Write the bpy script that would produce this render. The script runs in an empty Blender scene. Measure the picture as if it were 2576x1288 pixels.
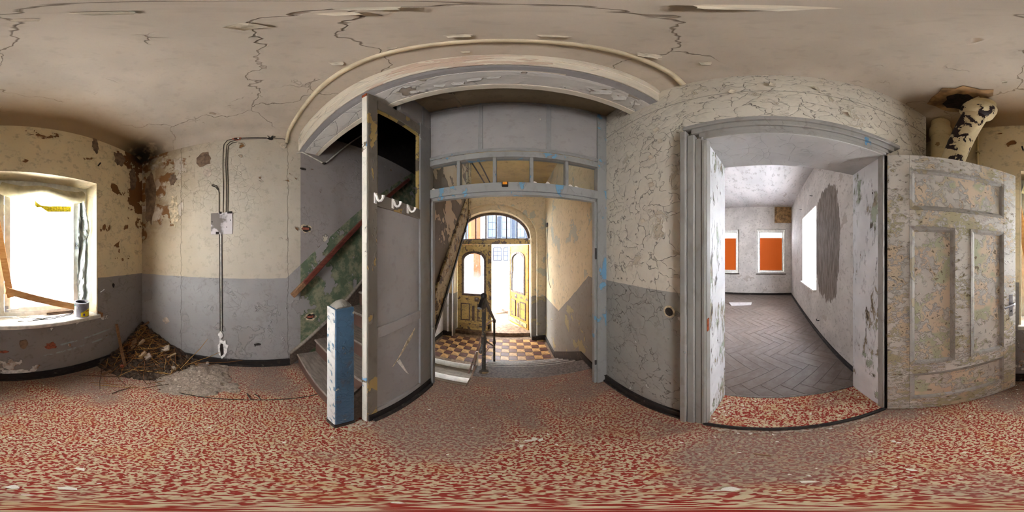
import bpy, bmesh, math, random
from mathutils import Vector, Matrix
R = random.Random(7)
PI = math.pi
sc = bpy.context.scene
col = sc.collection
H = 1.45                                   # eye height above the hall carpet

# ------------------------------------------------------------------ camera
cd = bpy.data.cameras.new('camera')
cd.type = 'PANO'
try:
    cd.panorama_type = 'EQUIRECTANGULAR'
except Exception:
    pass
try:
    cd.cycles.panorama_type = 'EQUIRECTANGULAR'
except Exception:
    pass
cd.clip_start = 0.01
cam = bpy.data.objects.new('camera', cd)
cam.location = (0, 0, H)
cam.rotation_euler = (PI / 2, 0, 0)
col.objects.link(cam)
sc.camera = cam

# ------------------------------------------------------------------ light
FILM = 6.5        # hall window, back-lit film
PANE = 11.5       # side-room window panes
SKY = 8.0
EXPOSURE = 1.95
w = bpy.data.worlds.new('sky')
sc.world = w
w.use_nodes = True
bg = w.node_tree.nodes['Background']
bg.inputs[0].default_value = (0.94, 0.965, 1.0, 1)
bg.inputs[1].default_value = SKY
sc.view_settings.view_transform = 'Standard'
sc.view_settings.look = 'None'
sc.view_settings.gamma = 1.0
sc.view_settings.use_curve_mapping = False
sc.view_settings.exposure = EXPOSURE
sc.cycles.use_denoising = True
sc.cycles.max_bounces = 8
sc.cycles.diffuse_bounces = 4
sc.cycles.glossy_bounces = 2
sc.cycles.transmission_bounces = 4
sc.cycles.transparent_max_bounces = 12
sc.cycles.sample_clamp_indirect = 6.0
sc.cycles.use_adaptive_sampling = True
sc.cycles.adaptive_threshold = 0.2
sc.cycles.adaptive_min_samples = 12
sc.cycles.caustics_reflective = False
sc.cycles.caustics_refractive = False


def portal(name, loc, rot, sx, sy):
    l = bpy.data.lights.new(name, 'AREA')
    l.shape = 'RECTANGLE'
    l.size = sx
    l.size_y = sy
    l.cycles.is_portal = True
    o = bpy.data.objects.new(name, l)
    o.location = loc
    o.rotation_euler = rot
    col.objects.link(o)


portal('entrance_daylight_portal', (-0.53, 4.52, 0.95), (PI / 2, 0, PI), 2.1, 3.5)

# ------------------------------------------------------------------ ray helpers (measuring only)
def _d(px, py):
    lo = (px - 1288) / 2576 * 2 * PI
    la = (644 - py) / 1288 * PI
    return Vector((math.cos(la) * math.sin(lo), math.cos(la) * math.cos(lo), math.sin(la)))
EYE = Vector((0, 0, H))
def onX(px, py, x):
    v = _d(px, py); return EYE + v * (x / v.x)
def onY(px, py, y):
    v = _d(px, py); return EYE + v * (y / v.y)
def onZ(px, py, z=0.0):
    v = _d(px, py); return EYE + v * ((z - H) / v.z)

# ------------------------------------------------------------------ material graph helper
def lin(c):
    out = []
    for u in c[:3]:
        u = u / 255.0
        out.append(u / 12.92 if u <= 0.04045 else ((u + 0.055) / 1.055) ** 2.4)
    return (out[0], out[1], out[2], 1.0)
def shade(c, k):
    return tuple(min(255, max(0, u * k)) for u in c)


class G:
    def __init__(s, name):
        s.mt = bpy.data.materials.new(name)
        s.mt.use_nodes = True
        s.nt = s.mt.node_tree
        s.nt.nodes.clear()
        s.o = s.nt.nodes.new('ShaderNodeOutputMaterial')
        s.P = s.nt.nodes.new('ShaderNodeTexCoord').outputs['Object']
    def put(s, sock, v):
        if isinstance(v, bpy.types.NodeSocket):
            s.nt.links.new(v, sock)
        elif sock.type == 'RGBA' and isinstance(v, (tuple, list)):
            sock.default_value = lin(v) if len(v) == 3 else v
        else:
            sock.default_value = v
    def node(s, t):
        return s.nt.nodes.new(t)
    def sep(s, v=None):
        n = s.node('ShaderNodeSeparateXYZ'); s.put(n.inputs[0], v or s.P); return n.outputs[0], n.outputs[1], n.outputs[2]
    def comb(s, x, y, z):
        n = s.node('ShaderNodeCombineXYZ')
        for i, q in enumerate((x, y, z)): s.put(n.inputs[i], q)
        return n.outputs[0]
    def m(s, op, a, b=0.0, c=0.0, clamp=False):
        n = s.node('ShaderNodeMath'); n.operation = op; n.use_clamp = clamp
        s.put(n.inputs[0], a); s.put(n.inputs[1], b); s.put(n.inputs[2], c)
        return n.outputs[0]
    def vm(s, op, a, b=(0, 0, 0)):
        n = s.node('ShaderNodeVectorMath'); n.operation = op
        s.put(n.inputs[0], a); s.put(n.inputs[1], b)
        return n.outputs['Value'] if op in ('LENGTH', 'DISTANCE', 'DOT_PRODUCT') else n.outputs[0]
    def noise(s, v, scale, detail=3.0, rough=0.55, dist=0.0, color=False):
        n = s.node('ShaderNodeTexNoise')
        s.put(n.inputs['Vector'], v); n.inputs['Scale'].default_value = scale
        n.inputs['Detail'].default_value = detail; n.inputs['Roughness'].default_value = rough
        n.inputs['Distortion'].default_value = dist
        return n.outputs[1] if color else n.outputs[0]
    def vor(s, v, scale, edge=True, color=False):
        n = s.node('ShaderNodeTexVoronoi')
        n.feature = 'DISTANCE_TO_EDGE' if edge else 'F1'
        s.put(n.inputs['Vector'], v); n.inputs['Scale'].default_value = scale
        return n.outputs['Color'] if color else n.outputs['Distance']
    def ss(s, v, lo, hi, a=0.0, b=1.0):
        n = s.node('ShaderNodeMapRange'); n.interpolation_type = 'SMOOTHSTEP'
        s.put(n.inputs[0], v)
        for i, q in enumerate((lo, hi, a, b)): s.put(n.inputs[1 + i], q)
        return n.outputs[0]
    def mix(s, f, a, b, mode='MIX'):
        n = s.node('ShaderNodeMix'); n.data_type = 'RGBA'; n.blend_type = mode
        s.put(n.inputs[0], f); s.put(n.inputs[6], a); s.put(n.inputs[7], b)
        return n.outputs[2]
    def warp(s, v, scale, amt, detail=2.0):
        c = s.noise(v, scale, detail, color=True)
        q = s.vm('SUBTRACT', c, (0.5, 0.5, 0.5))
        n = s.node('ShaderNodeVectorMath'); n.operation = 'SCALE'
        s.put(n.inputs[0], q); n.inputs['Scale'].default_value = amt
        return s.vm('ADD', v, n.outputs[0])
    def done(s, color, rough=0.6, height=None, bstr=0.6, bdist=0.01, spec=0.25, metal=0.0, emit=None, estr=0.0, alpha=None):
        b = s.node('ShaderNodeBsdfPrincipled')
        s.put(b.inputs['Base Color'], color)
        s.put(b.inputs['Roughness'], rough)
        b.inputs['Metallic'].default_value = metal
        b.inputs['Specular IOR Level'].default_value = spec
        if height is not None:
            bp = s.node('ShaderNodeBump')
            bp.inputs['Strength'].default_value = bstr
            bp.inputs['Distance'].default_value = bdist
            s.put(bp.inputs['Height'], height)
            s.nt.links.new(bp.outputs[0], b.inputs['Normal'])
        if emit is not None:
            s.put(b.inputs['Emission Color'], emit)
            s.put(b.inputs['Emission Strength'], estr)
        s.nt.links.new(b.outputs[0], s.o.inputs[0])
        return s.mt


def peel(g, v, base, under, thr=0.56, pscale=3.2, cscale=9.0, crack=0.7, region=(0.46, 0.6), rscale=1.1, under2=None,
         mott=0.10, mscale=2.2, extra=None, grime=0.25, lip=0.03, cw=0.028, wamt=0.13, wdet=1.0, rel=0.3):
    """colour, height of an old coat of paint: flaked-off patches with lifted rims, crackle in some regions, grime."""
    v2 = g.warp(v, 5.0, wamt, wdet)
    n = g.noise(v2, pscale, 4.0, 0.62)
    n0 = n
    if extra is not None:
        n = g.m('ADD', n, extra)
    pm = g.ss(n, thr, thr + 0.012)
    lp = g.m('SUBTRACT', g.ss(n, thr - lip, thr), pm, clamp=True)
    mo = g.noise(v, mscale, 2.0, 0.6)
    gn = g.noise(v, 14.0, 2.0, 0.7)
    c = g.mix(g.ss(mo, 0.3, 0.7), shade(base, 1 - mott) if isinstance(base, tuple) else g.mix(mott, base, (0, 0, 0)), base)
    c = g.mix(g.m('MULTIPLY', g.ss(gn, 0.52, 0.72), grime), c, (92, 80, 66))
    u = under
    if under2 is not None:
        u = g.mix(g.ss(g.noise(v, pscale * 1.7, 1.0), 0.46, 0.54), under, under2)
    c = g.mix(pm, c, u)
    hgt = g.m('ADD', g.m('MULTIPLY', pm, -0.8), g.m('MULTIPLY', lp, 0.6))
    hgt = g.m('ADD', hgt, g.m('MULTIPLY', gn, 0.25))
    if crack > 0.05:
        reg = g.ss(g.noise(v, rscale, 1.0), region[0], region[1])
        cell = g.vor(v2, cscale)
        brk = g.m('MULTIPLY', reg, g.ss(mo if mscale > 4 else gn, 0.40, 0.52))
        ck = g.m('MULTIPLY', g.m('SUBTRACT', 1.0, g.ss(cell, 0.0, cw)), brk)
        ck = g.m('MULTIPLY', ck, g.m('SUBTRACT', crack, g.m('MULTIPLY', pm, crack)))
        c = g.mix(g.m('MULTIPLY', ck, 0.6), c, (58, 50, 42))
        hgt = g.m('ADD', hgt, g.m('MULTIPLY', ck, -0.7))
        hgt = g.m('ADD', hgt, g.m('MULTIPLY', g.m('MULTIPLY', g.ss(cell, 0.0, 0.25), reg), rel * crack))
    return c, hgt


def paint(name, base, under, rough=0.55, bstr=0.6, bdist=0.008, stretch=None, **k):
    g = G(name)
    v = g.P
    if stretch:
        v = g.vm('MULTIPLY', v, stretch)
    c, h = peel(g, v, base, under, **k)
    return g.done(c, rough, h, bstr, bdist)


def plain(name, c, rough=0.6, var=0.15, scale=8.0, metal=0.0, bstr=0.3, spec=0.3, stretch=None):
    g = G(name)
    v = g.vm('MULTIPLY', g.P, stretch) if stretch else g.P
    n = g.noise(v, scale, 2.5, 0.65)
    return g.done(g.mix(g.ss(n, 0.3, 0.7), shade(c, 1 - var), shade(c, 1 + var)), rough, n, bstr, 0.004, spec, metal)


def vcrack(g, coord, z, c0, amp=0.05, wid=0.004, seed=0.0):
    off = g.m('MULTIPLY', g.m('SUBTRACT', g.noise(g.comb(seed, 0.0, z), 3.0, 5.0, 0.7), 0.5), amp * 3)
    q = g.m('ABSOLUTE', g.m('SUBTRACT', coord, g.m('ADD', c0, off)))
    return g.m('SUBTRACT', 1.0, g.ss(q, wid * 0.3, wid))


CREAM = (194, 184, 165)
WAIN = (156, 153, 150)
MAT = {}

def mat_wall_left():
    g = G('plaster_wall_with_grey_dado')
    x, y, z = g.sep()
    cd_ = g.vm('LENGTH', g.comb(g.m('ADD', x, 1.82), g.m('ADD', y, 1.53), 0.0))
    hi = g.ss(z, 1.35, 2.3)
    damp = g.m('MULTIPLY', g.m('SUBTRACT', 1.0, g.ss(cd_, 0.05, 1.05)), hi)
    # dado line: level in the hall, climbing with the stair
    zb = g.m('ADD', 1.195, g.m('MULTIPLY', g.m('MAXIMUM', g.m('SUBTRACT', y, 0.34), 0.0), 0.9))
    zb = g.m('ADD', zb, g.m('MULTIPLY', g.m('SUBTRACT', g.noise(g.P, 9.0), 0.5), 0.012))
    low = g.m('LESS_THAN', z, zb)
    st = g.ss(y, 0.505, 0.515)
    upc = g.mix(st, CREAM, (150, 142, 137))
    yel = g.m('MULTIPLY', g.m('SUBTRACT', 1.0, g.ss(cd_, 0.1, 1.3)), 0.5)
    upc = g.mix(yel, upc, (186, 160, 112))
    loc = g.mix(st, WAIN, g.mix(g.ss(g.noise(g.P, 6.0, 6.0, 0.7), 0.42, 0.6), (94, 110, 86), (148, 148, 120)))
    base = g.mix(low, upc, loc)
    und = g.mix(low, g.mix(g.ss(g.noise(g.P, 5.0, 4.0), 0.45, 0.55), (126, 88, 48), (196, 184, 166)), (148, 144, 140))
    ext = g.m('ADD', g.m('MULTIPLY', damp, 0.2), g.m('MULTIPLY', low, 0.035))
    # peel limited on the sound part of the wall
    sound = g.m('MULTIPLY', g.m('MULTIPLY', g.m('SUBTRACT', 1.0, damp), g.m('SUBTRACT', 1.0, low)), -0.05)
    ext = g.m('ADD', ext, sound)
    c, h = peel(g, g.P, base, und, thr=0.62, extra=ext, cscale=11.0, crack=0.28, region=(0.5, 0.62), grime=0.18)
    for c0, sd in ((-0.9, 1.0), (0.36, 4.0)):
        ck = vcrack(g, y, z, c0, 0.03, 0.0035, sd)
        c = g.mix(g.m('MULTIPLY', ck, 0.6), c, (50, 42, 34)); h = g.m('SUBTRACT', h, ck)
    mold = g.m('MULTIPLY', g.m('SUBTRACT', 1.0, g.ss(cd_, 0.06, 0.42)), g.ss(z, 2.62, 2.98))
    mold = g.m('MULTIPLY', mold, g.ss(g.noise(g.P, 9.0, 3.0), 0.34, 0.52))
    c = g.mix(mold, c, (26, 24, 18))
    brn = g.m('MULTIPLY', g.m('MULTIPLY', damp, g.ss(g.noise(g.P, 2.6, 5.0, 0.65), 0.47, 0.56)), 0.55)
    c = g.mix(brn, c, (120, 84, 46))
    return g.done(c, 0.7, h, 0.7, 0.012)


def mat_wall_back():
    g = G('yellowed_plaster_wall_with_grey_dado')
    x, y, z = g.sep()
    cd_ = g.m('ADD', x, 1.82)
    damp = g.m('MULTIPLY', g.m('SUBTRACT', 1.0, g.ss(cd_, 0.05, 0.75)), g.ss(z, 1.5, 2.4))
    low = g.m('LESS_THAN', z, g.m('ADD', 1.2, g.m('MULTIPLY', g.m('SUBTRACT', g.noise(g.P, 9.0), 0.5), 0.012)))
    base = g.mix(low, (228, 210, 170), (146, 141, 136))
    und = g.mix(low, (120, 82, 44), g.mix(g.ss(g.noise(g.P, 5.0, 4.0), 0.42, 0.55), (138, 96, 58), (220, 214, 208)))
    foot = g.m('MULTIPLY', g.m('SUBTRACT', 1.0, g.ss(z, 0.15, 0.55)), g.ss(x, -1.0, -0.3))
    ext = g.m('ADD', g.m('MULTIPLY', damp, 0.19), g.m('MULTIPLY', foot, 0.12))
    c, h = peel(g, g.P, base, und, thr=0.645, extra=ext, cscale=8.0, crack=0.35, region=(0.52, 0.64), grime=0.3)
    # scraped streaks low down
    sl = g.m('ADD', g.m('SUBTRACT', z, 0.3), g.m('MULTIPLY', x, 0.09))
    for off in (0.0, 0.10):
        q = g.m('ABSOLUTE', g.m('SUBTRACT', sl, off))
        k = g.m('MULTIPLY', g.m('SUBTRACT', 1.0, g.ss(q, 0.006, 0.016)), g.ss(g.noise(g.P, 12.0, 5.0, 0.7), 0.44, 0.52))
        k = g.m('MULTIPLY', k, g.m('MULTIPLY', g.ss(x, -1.3, -1.1), g.m('SUBTRACT', 1.0, g.ss(x, -0.5, -0.35))))
        c = g.mix(g.m('MULTIPLY', k, 0.8), c, (160, 172, 172))
    mold = g.m('MULTIPLY', g.m('SUBTRACT', 1.0, g.ss(cd_, 0.06, 0.45)), g.ss(z, 2.66, 3.0))
    mold = g.m('MULTIPLY', mold, g.ss(g.noise(g.P, 9.0, 3.0), 0.34, 0.52))
    c = g.mix(mold, c, (24, 22, 16))
    return g.done(c, 0.7, h, 0.7, 0.012)


def mat_wall_right():
    g = G('crazed_plaster_wall_with_grey_dado')
    x, y, z = g.sep()
    low = g.m('LESS_THAN', z, g.m('ADD', 1.225, g.m('MULTIPLY', g.m('SUBTRACT', g.noise(g.P, 9.0), 0.5), 0.01)))
    base = g.mix(low, (216, 207, 190), (160, 157, 149))
    und = g.mix(low, (190, 178, 156), (200, 198, 194))
    c, h = peel(g, g.P, base, und, thr=0.645, cscale=8.5, crack=1.0, region=(0.3, 0.42), pscale=5.0, grime=0.12, lip=0.06, cw=0.03, wamt=0.30, wdet=3.0, rel=0.15)
    ln = g.m('SUBTRACT', 1.0, g.ss(g.m('ABSOLUTE', g.m('SUBTRACT', z, 2.785)), 0.002, 0.008))
    c = g.mix(g.m('MULTIPLY', ln, 0.35), c, (80, 70, 58)); h = g.m('SUBTRACT', h, ln)
    return g.done(c, 0.65, h, 0.8, 0.012)


def mat_ceiling():
    g = G('cracked_distemper_ceiling')
    x, y, z = g.sep()
    c, h = peel(g, g.P, (188, 174, 155), (166, 148, 126), thr=0.68, pscale=1.6, cscale=1.3, crack=0.0, grime=0.10, mott=0.07)
    wv = g.warp(g.P, 3.0, 0.35, 4.0)
    cell = g.vor(wv, 0.85)
    ck = g.m('MULTIPLY', g.m('SUBTRACT', 1.0, g.ss(cell, 0.0005, 0.004)), g.ss(g.noise(g.P, 1.1, 0.0), 0.42, 0.5))
    c = g.mix(g.m('MULTIPLY', ck, 0.6), c, (84, 70, 54))
    fl = g.vor(wv, 5.0)
    fr = g.m('MULTIPLY', g.m('SUBTRACT', 1.0, g.ss(fl, 0.0, 0.02)), g.ss(g.noise(g.P, 2.6, 2.0), 0.6, 0.68))
    c = g.mix(g.m('MULTIPLY', fr, 0.4), c, (88, 72, 56))
    h = g.m('SUBTRACT', g.m('SUBTRACT', h, ck), fr)
    cd_ = g.vm('LENGTH', g.comb(g.m('ADD', x, 1.82), g.m('ADD', y, 1.53), 0.0))
    yel = g.m('SUBTRACT', 1.0, g.ss(g.m('ADD', y, 1.53), 0.1, 0.75))
    c = g.mix(g.m('MULTIPLY', yel, 0.65), c, (158, 126, 78))
    mold = g.m('MULTIPLY', g.m('SUBTRACT', 1.0, g.ss(cd_, 0.1, 0.6)), g.ss(g.noise(g.P, 6.0, 3.0), 0.28, 0.5))
    c = g.mix(mold, c, (34, 32, 22))
    return g.done(c, 0.75, h, 0.6, 0.01)


def mat_carpet():
    g = G('worn_red_and_beige_fleck_carpet')
    x, y, z = g.sep()
    n = g.noise(g.P, 72.0, 1.5, 0.6, 0.5)
    n2 = g.noise(g.P, 7.0, 1.0)
    a = g.ss(n, 0.455, 0.55)
    c = g.mix(a, g.mix(n2, (158, 36, 28), (132, 40, 32)), g.mix(n2, (214, 194, 158), (186, 166, 136)))
    or_ = g.m('MULTIPLY', g.ss(n2, 0.52, 0.62), 0.3)
    c = g.mix(or_, c, g.mix(a, (172, 66, 26), (208, 162, 100)))
    # dust and trodden grime: towards the walls, the door, the stair and in patches
    ring = g.vm('LENGTH', g.comb(g.m('MULTIPLY', g.m('ADD', x, 0.25), 0.85), g.m('SUBTRACT', y, -0.05), 0.0))
    d1 = g.ss(ring, 0.55, 1.45)
    pt = g.m('SUBTRACT', g.noise(g.P, 1.7, 3.0, 0.6), 0.5)
    dust = g.ss(g.m('ADD', g.m('MULTIPLY', d1, 0.75), g.m('MULTIPLY', pt, 2.6)), 0.05, 0.75)
    pd = g.vm('LENGTH', g.comb(g.m('SUBTRACT', x, 0.62), g.m('SUBTRACT', y, -0.05), 0.0))
    path = g.m('SUBTRACT', 1.0, g.ss(g.m('ADD', pd, g.m('MULTIPLY', pt, 0.6)), 0.25, 0.5))
    pe = g.vm('LENGTH', g.comb(g.m('SUBTRACT', x, -0.45), g.m('SUBTRACT', y, 0.85), 0.0))
    pth2 = g.m('SUBTRACT', 1.0, g.ss(g.m('ADD', pe, g.m('MULTIPLY', pt, 0.8)), 0.3, 0.65))
    dust = g.m('MAXIMUM', dust, g.m('MULTIPLY', g.m('MAXIMUM', path, pth2), 0.85))
    fine = g.noise(g.P, 40.0, 2.0, 0.7)
    dust = g.m('MAXIMUM', dust, g.m('MULTIPLY', g.ss(x, 0.1, 0.75), 0.5))
    dust = g.m('MAXIMUM', dust, 0.14)
    dust = g.m('MULTIPLY', dust, g.ss(fine, 0.2, 0.62, 0.45, 1.0))
    c = g.mix(g.m('MULTIPLY', dust, 0.9), c, g.mix(n2, (120, 102, 92), (148, 132, 120)))
    return g.done(c, 0.95, n, 0.5, 0.006, 0.05)


def mat_vestibule_wall():
    g = G('cream_vestibule_wall_with_grey_dado')
    x, y, z = g.sep()
    zb = g.m('ADD', 0.41, g.m('MULTIPLY', g.m('SUBTRACT', 2.86, y, clamp=False), 0.675))
    zb = g.m('MINIMUM', g.m('MAXIMUM', zb, 0.41), 1.22)
    low = g.m('LESS_THAN', z, g.m('ADD', zb, g.m('MULTIPLY', g.m('SUBTRACT', g.noise(g.P, 9.0), 0.5), 0.04)))
    base = g.mix(low, (218, 198, 160), (144, 138, 128))
    und = g.mix(low, (180, 176, 156), (166, 152, 116))
    c, h = peel(g, g.P, base, und, thr=0.6, cscale=9.0, crack=0.5, pscale=2.6, grime=0.25)
    return g.done(c, 0.65, h, 0.6, 0.01)


def mat_sideroom_wall(name, patch):
    g = G(name)
    x, y, z = g.sep()
    c, h = peel(g, g.P, (212, 205, 198), (182, 172, 162), thr=0.64, cscale=4.0, crack=0.25, pscale=2.0, grime=0.35, mott=0.10)
    if patch:
        ex = g.m('DIVIDE', g.m('SUBTRACT', x, 2.34), 0.5)
        ez = g.m('DIVIDE', g.m('SUBTRACT', z, 1.66), 0.9)
        ex = g.m('POWER', g.m('ABSOLUTE', ex), 3.0); ez = g.m('POWER', g.m('ABSOLUTE', ez), 3.0)
        q = g.m('ADD', g.m('ADD', ex, ez), g.m('MULTIPLY', g.m('SUBTRACT', g.noise(g.vm('MULTIPLY', g.P, (14.0, 1.0, 3.0)), 1.0, 4.0, 0.7), 0.5), 1.3))
        k = g.m('SUBTRACT', 1.0, g.ss(q, 0.95, 1.02))
        br = g.noise(g.vm('MULTIPLY', g.P, (20.0, 1.0, 3.0)), 1.6, 6.0, 0.7)
        c = g.mix(k, c, g.mix(g.ss(br, 0.35, 0.65), (104, 92, 82), (142, 132, 122)))
    return g.done(c, 0.75, h, 0.5, 0.008)


def mat_wood(name, c, c2, scale=1.0, rough=0.6, axis=(1, 14, 14), dirt=0.3):
    g = G(name)
    v = g.vm('MULTIPLY', g.P, tuple(a * scale for a in axis))
    n = g.noise(g.warp(v, 1.0, 0.6), 3.0, 6.0, 0.65)
    cc = g.mix(g.ss(n, 0.32, 0.68), c, c2)
    d = g.ss(g.noise(g.P, 6.0, 5.0, 0.7), 0.48, 0.7)
    cc = g.mix(g.m('MULTIPLY', d, dirt), cc, (70, 62, 54))
    return g.done(cc, rough, n, 0.4, 0.003)


def mat_glass(name, tint=(240, 246, 250), gloss=0.08, dirt=0.0):
    g = G(name)
    t = g.node('ShaderNodeBsdfTransparent'); g.put(t.inputs[0], tint)
    s = g.node('ShaderNodeBsdfGlossy'); s.inputs['Roughness'].default_value = 0.05
    mx = g.node('ShaderNodeMixShader'); mx.inputs[0].default_value = gloss
    g.nt.links.new(t.outputs[0], mx.inputs[1]); g.nt.links.new(s.outputs[0], mx.inputs[2])
    out = mx.outputs[0]
    if dirt > 0:
        df = g.node('ShaderNodeBsdfDiffuse'); g.put(df.inputs[0], (196, 192, 190))
        tr = g.node('ShaderNodeBsdfTranslucent'); g.put(tr.inputs[0], (200, 198, 200))
        ad = g.node('ShaderNodeMixShader'); ad.inputs[0].default_value = 0.5
        g.nt.links.new(df.outputs[0], ad.inputs[1]); g.nt.links.new(tr.outputs[0], ad.inputs[2])
        x, y, z = g.sep()
        k = g.m('MULTIPLY', g.m('SUBTRACT', 1.0, g.ss(z, 1.15, 1.8)), dirt)
        k = g.m('ADD', k, g.m('MULTIPLY', g.ss(g.noise(g.vm('MULTIPLY', g.P, (6, 6, 1.5)), 3.0, 5.0, 0.7), 0.5, 0.75), dirt * 0.6), clamp=True)
        m2 = g.node('ShaderNodeMixShader'); g.put(m2.inputs[0], k)
        g.nt.links.new(out, m2.inputs[1]); g.nt.links.new(ad.outputs[0], m2.inputs[2])
        out = m2.outputs[0]
    g.nt.links.new(out, g.o.inputs[0])
    return g.mt


def mat_emit(name, c, e):
    g = G(name)
    return g.done(shade(c, 0.9), 0.6, emit=lin(c), estr=e)

# ---- material table
M = MAT
M['wall_left'] = mat_wall_left()
M['wall_back'] = mat_wall_back()
M['wall_right'] = mat_wall_right()
M['ceiling'] = mat_ceiling()
M['carpet'] = mat_carpet()
M['vest_wall'] = mat_vestibule_wall()
M['room_wall'] = mat_sideroom_wall('whitewashed_wall', False)
M['room_wall_patch'] = mat_sideroom_wall('whitewashed_wall_with_bare_patch', True)
M['vest_ceiling'] = paint('yellowed_ceiling', (206, 172, 108), (170, 140, 90), thr=0.66, crack=0.1)
M['arch_wall'] = paint('arch_plaster', (208, 188, 146), (190, 176, 146), thr=0.62, crack=0.35)
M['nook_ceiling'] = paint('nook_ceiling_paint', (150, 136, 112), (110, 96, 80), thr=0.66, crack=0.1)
M['stairwell_shade'] = paint('shade_coloured_stairwell_plaster', (46, 42, 40), (70, 64, 60), thr=0.66, crack=0.3)  # near-black colour stands in for the shade of the unlit stairwell
M['grey_paint'] = paint('grey_gloss_paint', (146, 145, 142), (104, 142, 168), thr=0.68, pscale=6.0, crack=0.15, region=(0.5, 0.62), grime=0.15, under2=(214, 206, 190), mott=0.06)
M['grey_blue_paint'] = paint('grey_paint_over_blue', (146, 145, 141), (104, 142, 168), thr=0.60, pscale=7.0, crack=0.3, grime=0.2, under2=(108, 148, 176), mott=0.06, stretch=(1, 1, 0.6))
M['grey_panel'] = paint('grey_flat_panel_paint', (160, 155, 151), (200, 190, 170), thr=0.72, pscale=3.0, crack=0.0, grime=0.15, mott=0.06, bstr=0.25)
M['casing_paint'] = paint('grey_casing_paint', (156, 152, 145), (86, 128, 160), thr=0.69, pscale=6.0, crack=0.35, cscale=16.0, grime=0.25, stretch=(1, 1, 0.5))
M['cream_post'] = paint('cream_white_paint', (222, 216, 200), (120, 160, 196), thr=0.63, pscale=7.0, crack=0.3, cscale=22.0, grime=0.15, under2=(110, 98, 80))
M['stile_paint'] = paint('worn_brown_grey_paint', (128, 120, 108), (172, 146, 92), thr=0.58, pscale=6.0, crack=0.4, grime=0.4, stretch=(1, 1, 0.5))
M['newel_white'] = paint('white_chipped_paint', (224, 222, 214), (110, 134, 150), thr=0.575, pscale=20.0, crack=0.5, cscale=30.0, grime=0.3, lip=0.05)
M['newel_blue'] = paint('blue_chipped_paint', (84, 118, 146), (108, 112, 112), thr=0.585, pscale=5.0, crack=0.55, cscale=19.0, region=(0.35, 0.55), grime=0.45, under2=(196, 190, 172), mott=0.2, bstr=0.9, bdist=0.008, lip=0.06)
def mat_flaking(name, top, unders, dens, stretch, hf=1.0, seed=0.0):
    """white paint flaked in small chips; where it is gone one of several older coats shows"""
    g = G(name)
    x, y, z = g.sep()
    P_ = g.vm('ADD', g.P, (seed, seed * 0.7, seed * 1.3))
    lo1 = g.noise(P_, 3.3, 2.0, 0.6); lo2 = g.noise(P_, 5.1, 2.0)
    n = g.noise(g.vm('MULTIPLY', P_, stretch), 24.0 * hf, 3.0, 0.62, 0.4)
    t = g.m('SUBTRACT', 0.5 + dens, g.m('MULTIPLY', g.m('SUBTRACT', lo1, 0.5), 0.9))
    gone = g.ss(g.m('SUBTRACT', n, t), 0.0, 0.012)
    lip = g.m('SUBTRACT', g.ss(g.m('SUBTRACT', n, t), -0.09, 0.0), gone, clamp=True)
    u = g.mix(g.ss(lo2, 0.45, 0.55), unders[0], unders[1])
    u = g.mix(g.ss(n, 0.62, 0.68), u, unders[2])
    c = g.mix(gone, g.mix(g.ss(lo2, 0.3, 0.7), shade(top, 0.93), top), u)
    c = g.mix(g.m('MULTIPLY', g.m('MULTIPLY', gone, g.m('SUBTRACT', 1.0, g.ss(g.m('SUBTRACT', n, t), 0.0, 0.03))), 0.42), c, (86, 76, 62))
    h = g.m('SUBTRACT', g.m('MULTIPLY', lip, 1.0), g.m('MULTIPLY', gone, 0.7))
    return g.done(c, 0.55, h, 1.0, 0.008)
M['door_paint'] = mat_flaking('heavily_flaking_door_paint', (228, 224, 216), ((220, 204, 178), (192, 187, 154), (130, 118, 98)), 0.03, (1, 1, 1.5))
M['door_panel'] = mat_flaking('flaking_panel_paint', (224, 219, 210), ((228, 210, 186), (196, 200, 170), (140, 128, 108)), 0.0, (1.2, 1.2, 1.0), 0.8, 3.0)
M['jamb_white'] = mat_flaking('white_jamb_paint', (226, 226, 226), ((150, 138, 116), (162, 170, 150), (74, 62, 50)), 0.13, (1, 1, 0.35), 1.0, 5.0)
M['door_mould'] = paint('door_moulding_paint', (176, 172, 164), (160, 150, 126), thr=0.6, pscale=9.0, crack=0.6, cscale=26.0, grime=0.4)
M['head_lining'] = paint('grey_head_lining', (198, 196, 192), (150, 148, 140), thr=0.68, crack=0.3, grime=0.1)
M['beam_cream'] = paint('cream_beam_paint', (222, 210, 188), (196, 172, 150), thr=0.63, pscale=4.0, crack=0.5, cscale=7.0, grime=0.2, stretch=(0.35, 1, 1))
M['beam_grey'] = paint('grey_beam_soffit', (208, 202, 192), (150, 138, 124), thr=0.6, pscale=3.0, crack=0.8, cscale=7.0, grime=0.15, stretch=(0.6, 1, 1), lip=0.06)
M['moulding'] = plain('cream_moulding', (206, 190, 158), 0.5, 0.08, 6.0)
M['flake'] = plain('paint_flake', (194, 182, 160), 0.7, 0.1, 20.0)
M['flake_back'] = plain('bare_plaster', (150, 136, 120), 0.9, 0.15, 30.0)
M['black'] = plain('black_paint', (32, 29, 28), 0.5, 0.25, 12.0)
M['dark_base'] = paint('dark_skirting_paint', (44, 40, 38), (96, 88, 80), thr=0.63, pscale=9.0, crack=0.2, grime=0.3)
M['brown_dark'] = mat_wood('dark_stair_wood', (72, 60, 52), (100, 86, 74), 1.0, 0.7, (2, 12, 12), 0.5)
M['tread'] = mat_wood('worn_tread_wood', (122, 111, 100), (154, 142, 129), 1.0, 0.75, (2, 12, 12), 0.4)
M['riser'] = paint('riser_paint', (104, 78, 66), (90, 84, 80), thr=0.58, crack=0.3, grime=0.5)
M['rail_red'] = mat_wood('red_brown_handrail', (92, 44, 36), (120, 66, 54), 1.0, 0.4, (12, 2, 12), 0.3)
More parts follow.
